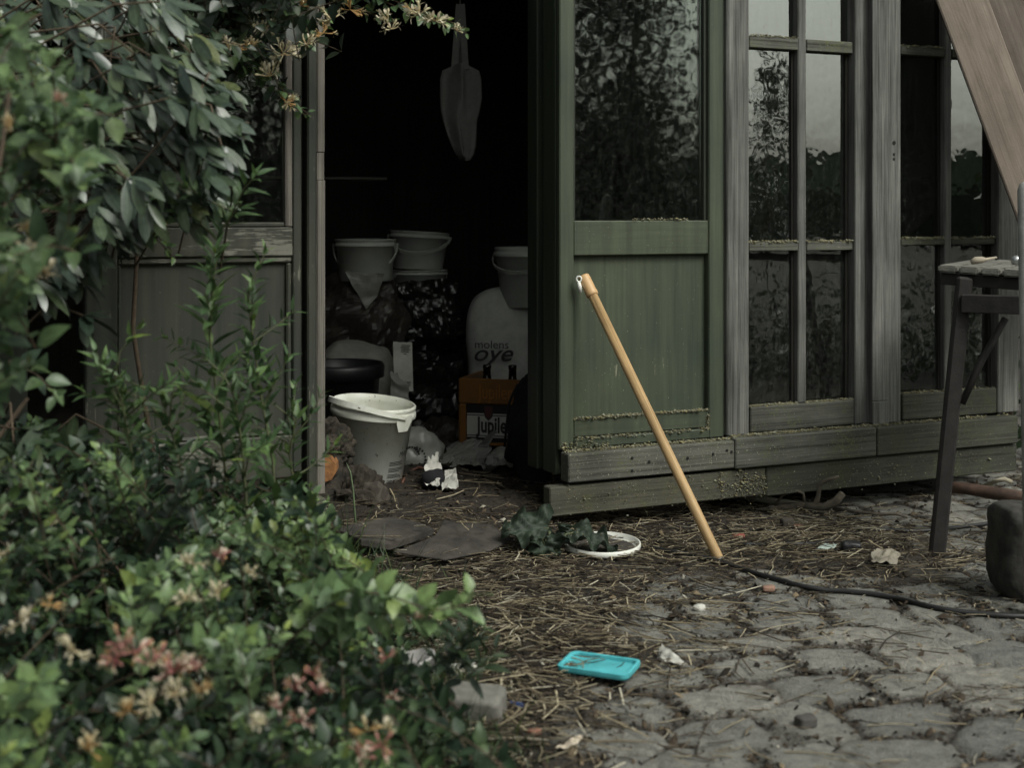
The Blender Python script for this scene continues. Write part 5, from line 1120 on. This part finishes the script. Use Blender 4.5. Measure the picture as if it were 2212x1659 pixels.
o_ = MB(); o_.tube([W(2098, 566, 3.62), W(2108, 562, 3.62), W(2122, 561, 3.62), W(2130, 560, 3.62), W(2152, 556, 3.66)], [.006, .0095, .0085, .004, .003], 10); tag(o_.build('tool_handle', plain('cork', (.30, .26, .20), .8, .2), None, True), 'small cork coloured tool handle lying on the slatted table', 'tool')
o_ = MB(); o_.tube([W(2186, 563, 3.5), W(2196, 562, 3.5), W(2204, 563, 3.5)], [.010, .013, .009], 12); tag(o_.build('metal_fitting', plain('dull_steel', (.35, .36, .36), .35, .2, metal=.8), None, True), 'dull metal fitting on the slatted table beside the grey pole', 'fitting')
# rusty pipe behind the leg, sticks and roots under the boards
def stick(label, pts, r_, mat, cat='stick', name='stick', group='sticks under the boards'):
    m_ = MB(); m_.tube(pts, r_, 8); return tag(m_.build(name, mat, None, True), label, cat, group)
stick('rusty pipe lying behind the table leg towards the right edge', [W(2050, 1052, 3.72), W(2090, 1056, 3.70), W(2150, 1066, 3.66), W(2230, 1078, 3.6)], [.016, .016, .017, .017], M_RUST, 'pipe', 'pipe', None)
M_STK = plain('grey_stick', (.085, .072, .055), .9, .4, 40, bmp=.4)
stick('forked root rising out of the dark under the lower board', [GP(1660, 1108, .01), W(1700, 1096, 4.0), W(1738, 1092, 3.98), W(1762, 1092, 3.96), W(1768, 1070, 3.95), W(1770, 1046, 3.95), W(1790, 1036, 3.93), W(1812, 1030, 3.92)], [.012, .013, .012, .010, .007, .006, .006, .004], M_STK)
stick('stub of root bending up right of the forked root', [W(1740, 1094, 3.97), W(1780, 1096, 3.95), W(1805, 1084, 3.94), W(1820, 1066, 3.93)], [.012, .012, .012, .010], M_STK)
stick('thin twig arching left of the forked root', [GP(1670, 1105, .01), W(1690, 1070, 3.95), W(1720, 1060, 3.95), W(1735, 1066, 3.95), W(1738, 1085, 3.95)], .004, M_STK)
stick('pale stick lying in the dark below the lichened board', [W(1600, 1072, 4.1), W(1680, 1084, 4.05), W(1752, 1094, 4.0)], [.009, .010, .010], plain('pale_stick', (.26, .24, .19), .8, .3))
stick('crooked twig on the cobbles right of the roots', [GP(1800, 1104, .008), GP(1850, 1112, .008), GP(1900, 1118, .008), GP(1935, 1120, .012), GP(1960, 1123, .006)], [.006, .005, .005, .004, .003], M_STK)
stick('pale split twig under the far end of the shed', [GP(2120, 1060, .01), W(2150, 1040, 4.0), W(2170, 1035, 4.0), W(2185, 1042, 4.0)], .007, plain('split_wood', (.30, .27, .20), .8, .3))
o_ = MB(); o_.tube([S2W(LU(1910, .3), .3, .03), S2W(LU(1948, .3), .3, .035)], [.02, .012], 12); tag(o_.build('dark_bottle', M_BOTTLE, None, True), 'dark glass bottle glinting under the boards near the table leg', 'bottle')
# plywood boards and the grey pole at the upper right
M_PLY = wood('pale_plywood', 'z', (.15, .118, .094), (.27, .222, .182), rough=.7, fine=.6, crack=.3); M_PLY2 = wood('dull_plywood', 'z', (.095, .075, .061), (.17, .14, .117), rough=.7, fine=.6, crack=.3)
m, n, l, b = new_mat('plywood_edge'); wv = n.new('ShaderNodeTexWave'); wv.bands_direction = 'Y'; wv.inputs['Scale'].default_value = 70; l.new(coords(n, l), wv.inputs[0]); r_ = ramp(n, [(.35, (.05, .035, .025)), (.65, (.16, .115, .08))]); l.new(wv.outputs[0], r_.inputs[0]); l.new(r_.outputs[0], b.inputs['Base Color']); M_PLYE = m
def ply(label, a, b_, wid, th, back, mats):
    """a, b_: ends of the lower left edge; the board widens to the upper right"""
    ax = (b_ - a); L = ax.length; ax.normalize(); pr = Vector((.88, -.06, .42)); pr = (pr - ax * pr.dot(ax)).normalized(); nn = ax.cross(pr).normalized()
    if nn.y > 0: nn = -nn
    t_ = thing('plywood_board', label, 'board', b_, 0, 'boards leaning over the table'); rotm = Matrix((pr, -nn, -ax)).transposed().to_4x4()
    m_ = MB(); m_.box(0, wid, back, back + th, 0, L, 0, .0015); o_ = m_.build('sheet', mats[0], t_); o_.rotation_euler = rotm.to_euler()
    m_ = MB(); m_.box(-.003, -.0003, back + .0005, back + th - .0005, .002, L - .002, 0, .0003); o_ = m_.build('edge', mats[1], t_); o_.rotation_euler = rotm.to_euler()
pa, pb_ = W(1985, -110, 4.12), W(2228, 548, 3.98)
ply('pale plywood strip with layered edge, leaning in front at the upper right', pa, pb_, .138, .014, 0., [M_PLY, M_PLYE])
ply('wider dull plywood board lying behind the pale strip', pa + Vector((.07, .03, .0)), pb_ + Vector((.07, .03, .0)), .55, .012, .004, [M_PLY2, M_PLYE])
m_ = MB(); a_, b2_ = GP(2232, 1330), W(2215, 392, 3.12); m_.tube([a_, a_.lerp(b2_, .5), b2_ - UP * .02, b2_ - UP * .006, b2_], [.018, .018, .0175, .013, .004], 18); tag(m_.build('pole', plain('grey_weathered_pole', (.24, .24, .225), .8, .25, 20, bmp=.4), None, True), 'grey weathered pole with rounded top at the right edge before the table', 'pole')
# burdock by the sill
bd = thing('burdock', 'burdock plant with large dull leaves growing under the corner of the boards', 'plant', GP(1190, 1205)); M_BD = leafmat('burdock_leaf', (.040, .056, .034), (.026, .038, .025), 1.6, .6, .1, .3)
base_ = GP(1190, 1205)
def big_leaf(p0, a, nrm, wid, droop, seed, nu=16, nv=22):
    L = a.length; a = a.normalized(); nrm = Vector(nrm); nrm = (nrm - a * nrm.dot(a)).normalized(); sd = nrm.cross(a); V = []; Fc = []; col = []
    for j in range(nv + 1):
        t = j / nv; wd = wid * (math.sin(math.pi * min(1, t * .92 + .06) ** .62) ** .75) * (1 + .10 * math.sin(t * 21 + seed) + .06 * math.sin(t * 47))
        for i in range(nu + 1):
            s_ = i / nu * 2 - 1; sv = t * 9 - abs(s_) * 3.2
            rip = .010 * abs(math.sin(sv * 1.57)) * (abs(s_) > .04) + .022 * abs(s_) ** 2 * math.sin(t * 15 + seed + (2 if s_ > 0 else 0)) + .012 * mnoise.noise(Vector((s_ * 3, t * 5, seed)))
            back = .16 * L * abs(s_) ** 1.6 * max(0, .35 - t) / .35
            V.append(p0 + a * (L * t - back) + sd * (s_ * wd * .5) + nrm * (rip - droop * L * t * t + .05 * wid * abs(s_)))
            vein = min(abs(s_) * 4, abs((sv % 1) - .5) * 5 + .12); col.append((.3 + .2 * mnoise.noise(Vector((s_, t * 2, seed + 4))), t, min(1, max(0, vein)), .25))
    for j in range(nv):
        for i in range(nu): q = j * (nu + 1) + i; Fc.append((q, q + 1, q + nu + 2, q + nu + 1))
    return np.array([tuple(v_) for v_ in V]), np.array(Fc), np.array(col)
for k, (tipx, tipy, Yt, wd_, dr, nv_, rootp) in enumerate(((1083, 1150, 3.42, .115, .10, (.1, -.75, .75), (1185, 1142)), (1192, 1228, 3.38, .085, .25, (0, -.7, .7), (1172, 1165)), (1335, 1182, 3.40, .070, .45, (.15, -.5, .85), (1245, 1150)), (1205, 1132, 3.42, .040, .1, (.1, -.8, .6), (1222, 1160)), (1128, 1235, 3.38, .05, .2, (0, -.6, .8), (1165, 1205)))):
    p0 = W(*rootp, Yt + .03); a = W(tipx, tipy, Yt) - p0; V, Fq, col = big_leaf(p0, a, nv_, wd_, dr * .5, k * 1.7)
    np_mesh('leaf', V, Fq, M_BD, bd, col); m_ = MB(); m_.tube([base_, base_.lerp(p0, .6) + UP * .02, p0, p0 + a * .2], [.005, .004, .003, .001], 6); m_.build('stalk', M_STEM, bd, True, local=False)
# dark shrub past the shed's far corner
cs = S2W(LU(2200) + .35, .4, 0); lv, st = Leaves(), MB(); t_ = thing('corner_shrub', 'dark shrub just visible past the far corner of the shed', 'shrub', cs)
for _ in range(900):
    p = cs + DU * abs(rng.normal(0, .35)) + DW * rng.normal(.2, .4) - DU * .2 + UP * rng.uniform(.02, 2.2); lv.add(p, rv(), UP + rv(.5), rng.uniform(.05, .1), rng.uniform(.03, .06), .2, .2, rng.random() * .4)
st.tube([cs, cs + UP * 1.0, cs + UP * 2.0], [.02, .015, .008], 7); lv.build('foliage', M_GC, t_, 'ovate', 4); st.build('stem', M_TWIG, t_, True, local=False)
# ------------------------------------------------------------------ straw and crumbs over the ground
def scatter(n, kind):
    X = rng.uniform(-1.0, 1.9, n); Y = 2.0 + 2.9 * rng.random(n) ** 1.1; z, m_, idr, deb, s_, d_ = ground_eval(X, Y)
    k = fbm(X * 5, Y * 5, 41, 3); rx, ry = X - P0.x, Y - P0.y; u = rx * DU.x + ry * DU.y; ww = rx * DW.x + ry * DW.y
    if kind == 'straw': pr = np.clip(s_ * 1.5 * (.35 + 1.1 * k) + .012, 0, 1) ** 1.2
    else:
        pr = np.clip(deb * (.75 * (m_ > .5) + .55) * .8 + d_ ** 1.5 * .5 * (.4 + k) + .003, 0, 1)
    pr = pr * np.where(ww > .1, .35, 1.)
    ok = rng.random(n) < pr; return X[ok], Y[ok], z[ok], s_[ok], d_[ok]
X, Y, z, s_, d_ = scatter(48000, 'straw')
ex_ = [(1250, 1452, .016), (1330, 1462, .016), (1275, 1445, .018), (1240, 1460, .014), (800, 1180, .012), (850, 1175, .012), (905, 1150, .012), (960, 1200, .008), (1010, 1180, .008), (1040, 1150, .008), (930, 1215, .008), (880, 1195, .008), (1000, 1140, .008), (790, 1150, .012), (1300, 1185, .012), (1270, 1192, .012)]
for (a_, b_, h_) in ex_:
    for _ in range(3): p = GP(a_ + rng.normal(0, 9), b_ + rng.normal(0, 4)); X, Y, z, s_ = np.append(X, p.x), np.append(Y, p.y), np.append(z, p.z + h_), np.append(s_, .1)
k = len(X)
L = rng.lognormal(math.log(.034), .6, k).clip(.008, .13); wd = rng.uniform(.0008, .0020, k) * (.8 + L * 5); az = rng.normal(.1, .6, k) + 1.6 * (fbm(X * 6, Y * 6, 61, 2) - .5) + np.where(rng.random(k) < .22, 1.57, 0)
pit = rng.normal(0, .10, k) * np.clip(.05 / L, .4, 1.5); bend = rng.normal(0, .06, k) * L
ca, sa = np.cos(az), np.sin(az); A = np.stack([ca * np.cos(pit), sa * np.cos(pit), np.sin(pit)], -1); S = np.stack([-sa, ca, 0 * ca], -1)
lift = .002 + rng.random(k) * .014 * (.2 + s_) + np.abs(np.sin(pit)) * L * .5
C0 = np.stack([X, Y, z + lift], -1); V = np.zeros((k, 9, 3)); col = np.zeros((k, 9, 4))
for i, t in enumerate((-.5, 0, .5)):
    c = C0 + A * (t * L)[:, None] + S * (bend * (1 - 4 * t * t))[:, None]
    for j in range(3):
        a = 6.283 * j / 3 + .5; V[:, i * 3 + j] = c + S * (math.cos(a) * wd)[:, None] + np.array((0, 0, 1.)) * (math.sin(a) * wd * .6)[:, None]
pal = np.array([(.38, .33, .225), (.28, .235, .15), (.17, .135, .09), (.085, .065, .045), (.48, .44, .34), (.04, .031, .023)]); ch = rng.choice(6, k, p=[.20, .2, .19, .2, .06, .15]); cc = pal[ch] * rng.uniform(.5, 1.25, (k, 1))
col[:, :, :3] = cc[:, None, :]; col[:, :, 3] = 1
f = np.array([(i * 3 + j, i * 3 + (j + 1) % 3, i * 3 + 3 + (j + 1) % 3, i * 3 + 3 + j) for i in range(2) for j in range(3)]); Fq = (f[None] + (np.arange(k) * 9)[:, None, None]).reshape(-1, 4)
tag(np_mesh('straw', V.reshape(-1, 3), Fq, attrmat('straw_stems', .65, 1., .1, .3), None, col.reshape(-1, 4), False), 'loose straw strewn over earth and cobbles', 'straw', kind='stuff')
X, Y, z, s_, d_ = scatter(90000, 'crumbs'); k = len(X); sz = rng.lognormal(math.log(.0042), .5, k).clip(.0015, .018); az = rng.random(k) * 6.28; el = rng.uniform(1, 3.2, k)
ax1 = np.stack([np.cos(az), np.sin(az), rng.normal(0, .35, k)], -1); ax2 = np.stack([-np.sin(az), np.cos(az), rng.normal(0, .35, k)], -1); ctr = np.stack([X, Y, z + sz * .25], -1); up_ = np.array((0, 0, 1.))
V = np.stack([ctr - ax1 * (sz * el * .5)[:, None], ctr + ax2 * (sz * .5)[:, None], ctr + ax1 * (sz * el * .5)[:, None], ctr - ax2 * (sz * .5)[:, None], ctr + up_ * (sz * rng.uniform(.3, .7, k))[:, None]], 1)
pal = np.array([(.020, .016, .012), (.040, .030, .021), (.075, .055, .036), (.16, .125, .08), (.30, .28, .23)]); ch = rng.choice(5, k, p=[.45, .30, .15, .07, .03]); col = np.ones((k, 5, 4)); col[:, :, :3] = (pal[ch] * rng.uniform(.7, 1.2, (k, 1)))[:, None, :]
f = np.array([(0, 1, 4), (1, 2, 4), (2, 3, 4), (3, 0, 4)]); Fq = (f[None] + (np.arange(k) * 5)[:, None, None]).reshape(-1, 3)
tag(np_mesh('litter', V.reshape(-1, 3), Fq, attrmat('plant_litter', .9, 1., .1, .2), None, col.reshape(-1, 4), False), 'dark crumbs of bark, leaf and earth in the joints', 'litter', kind='stuff')
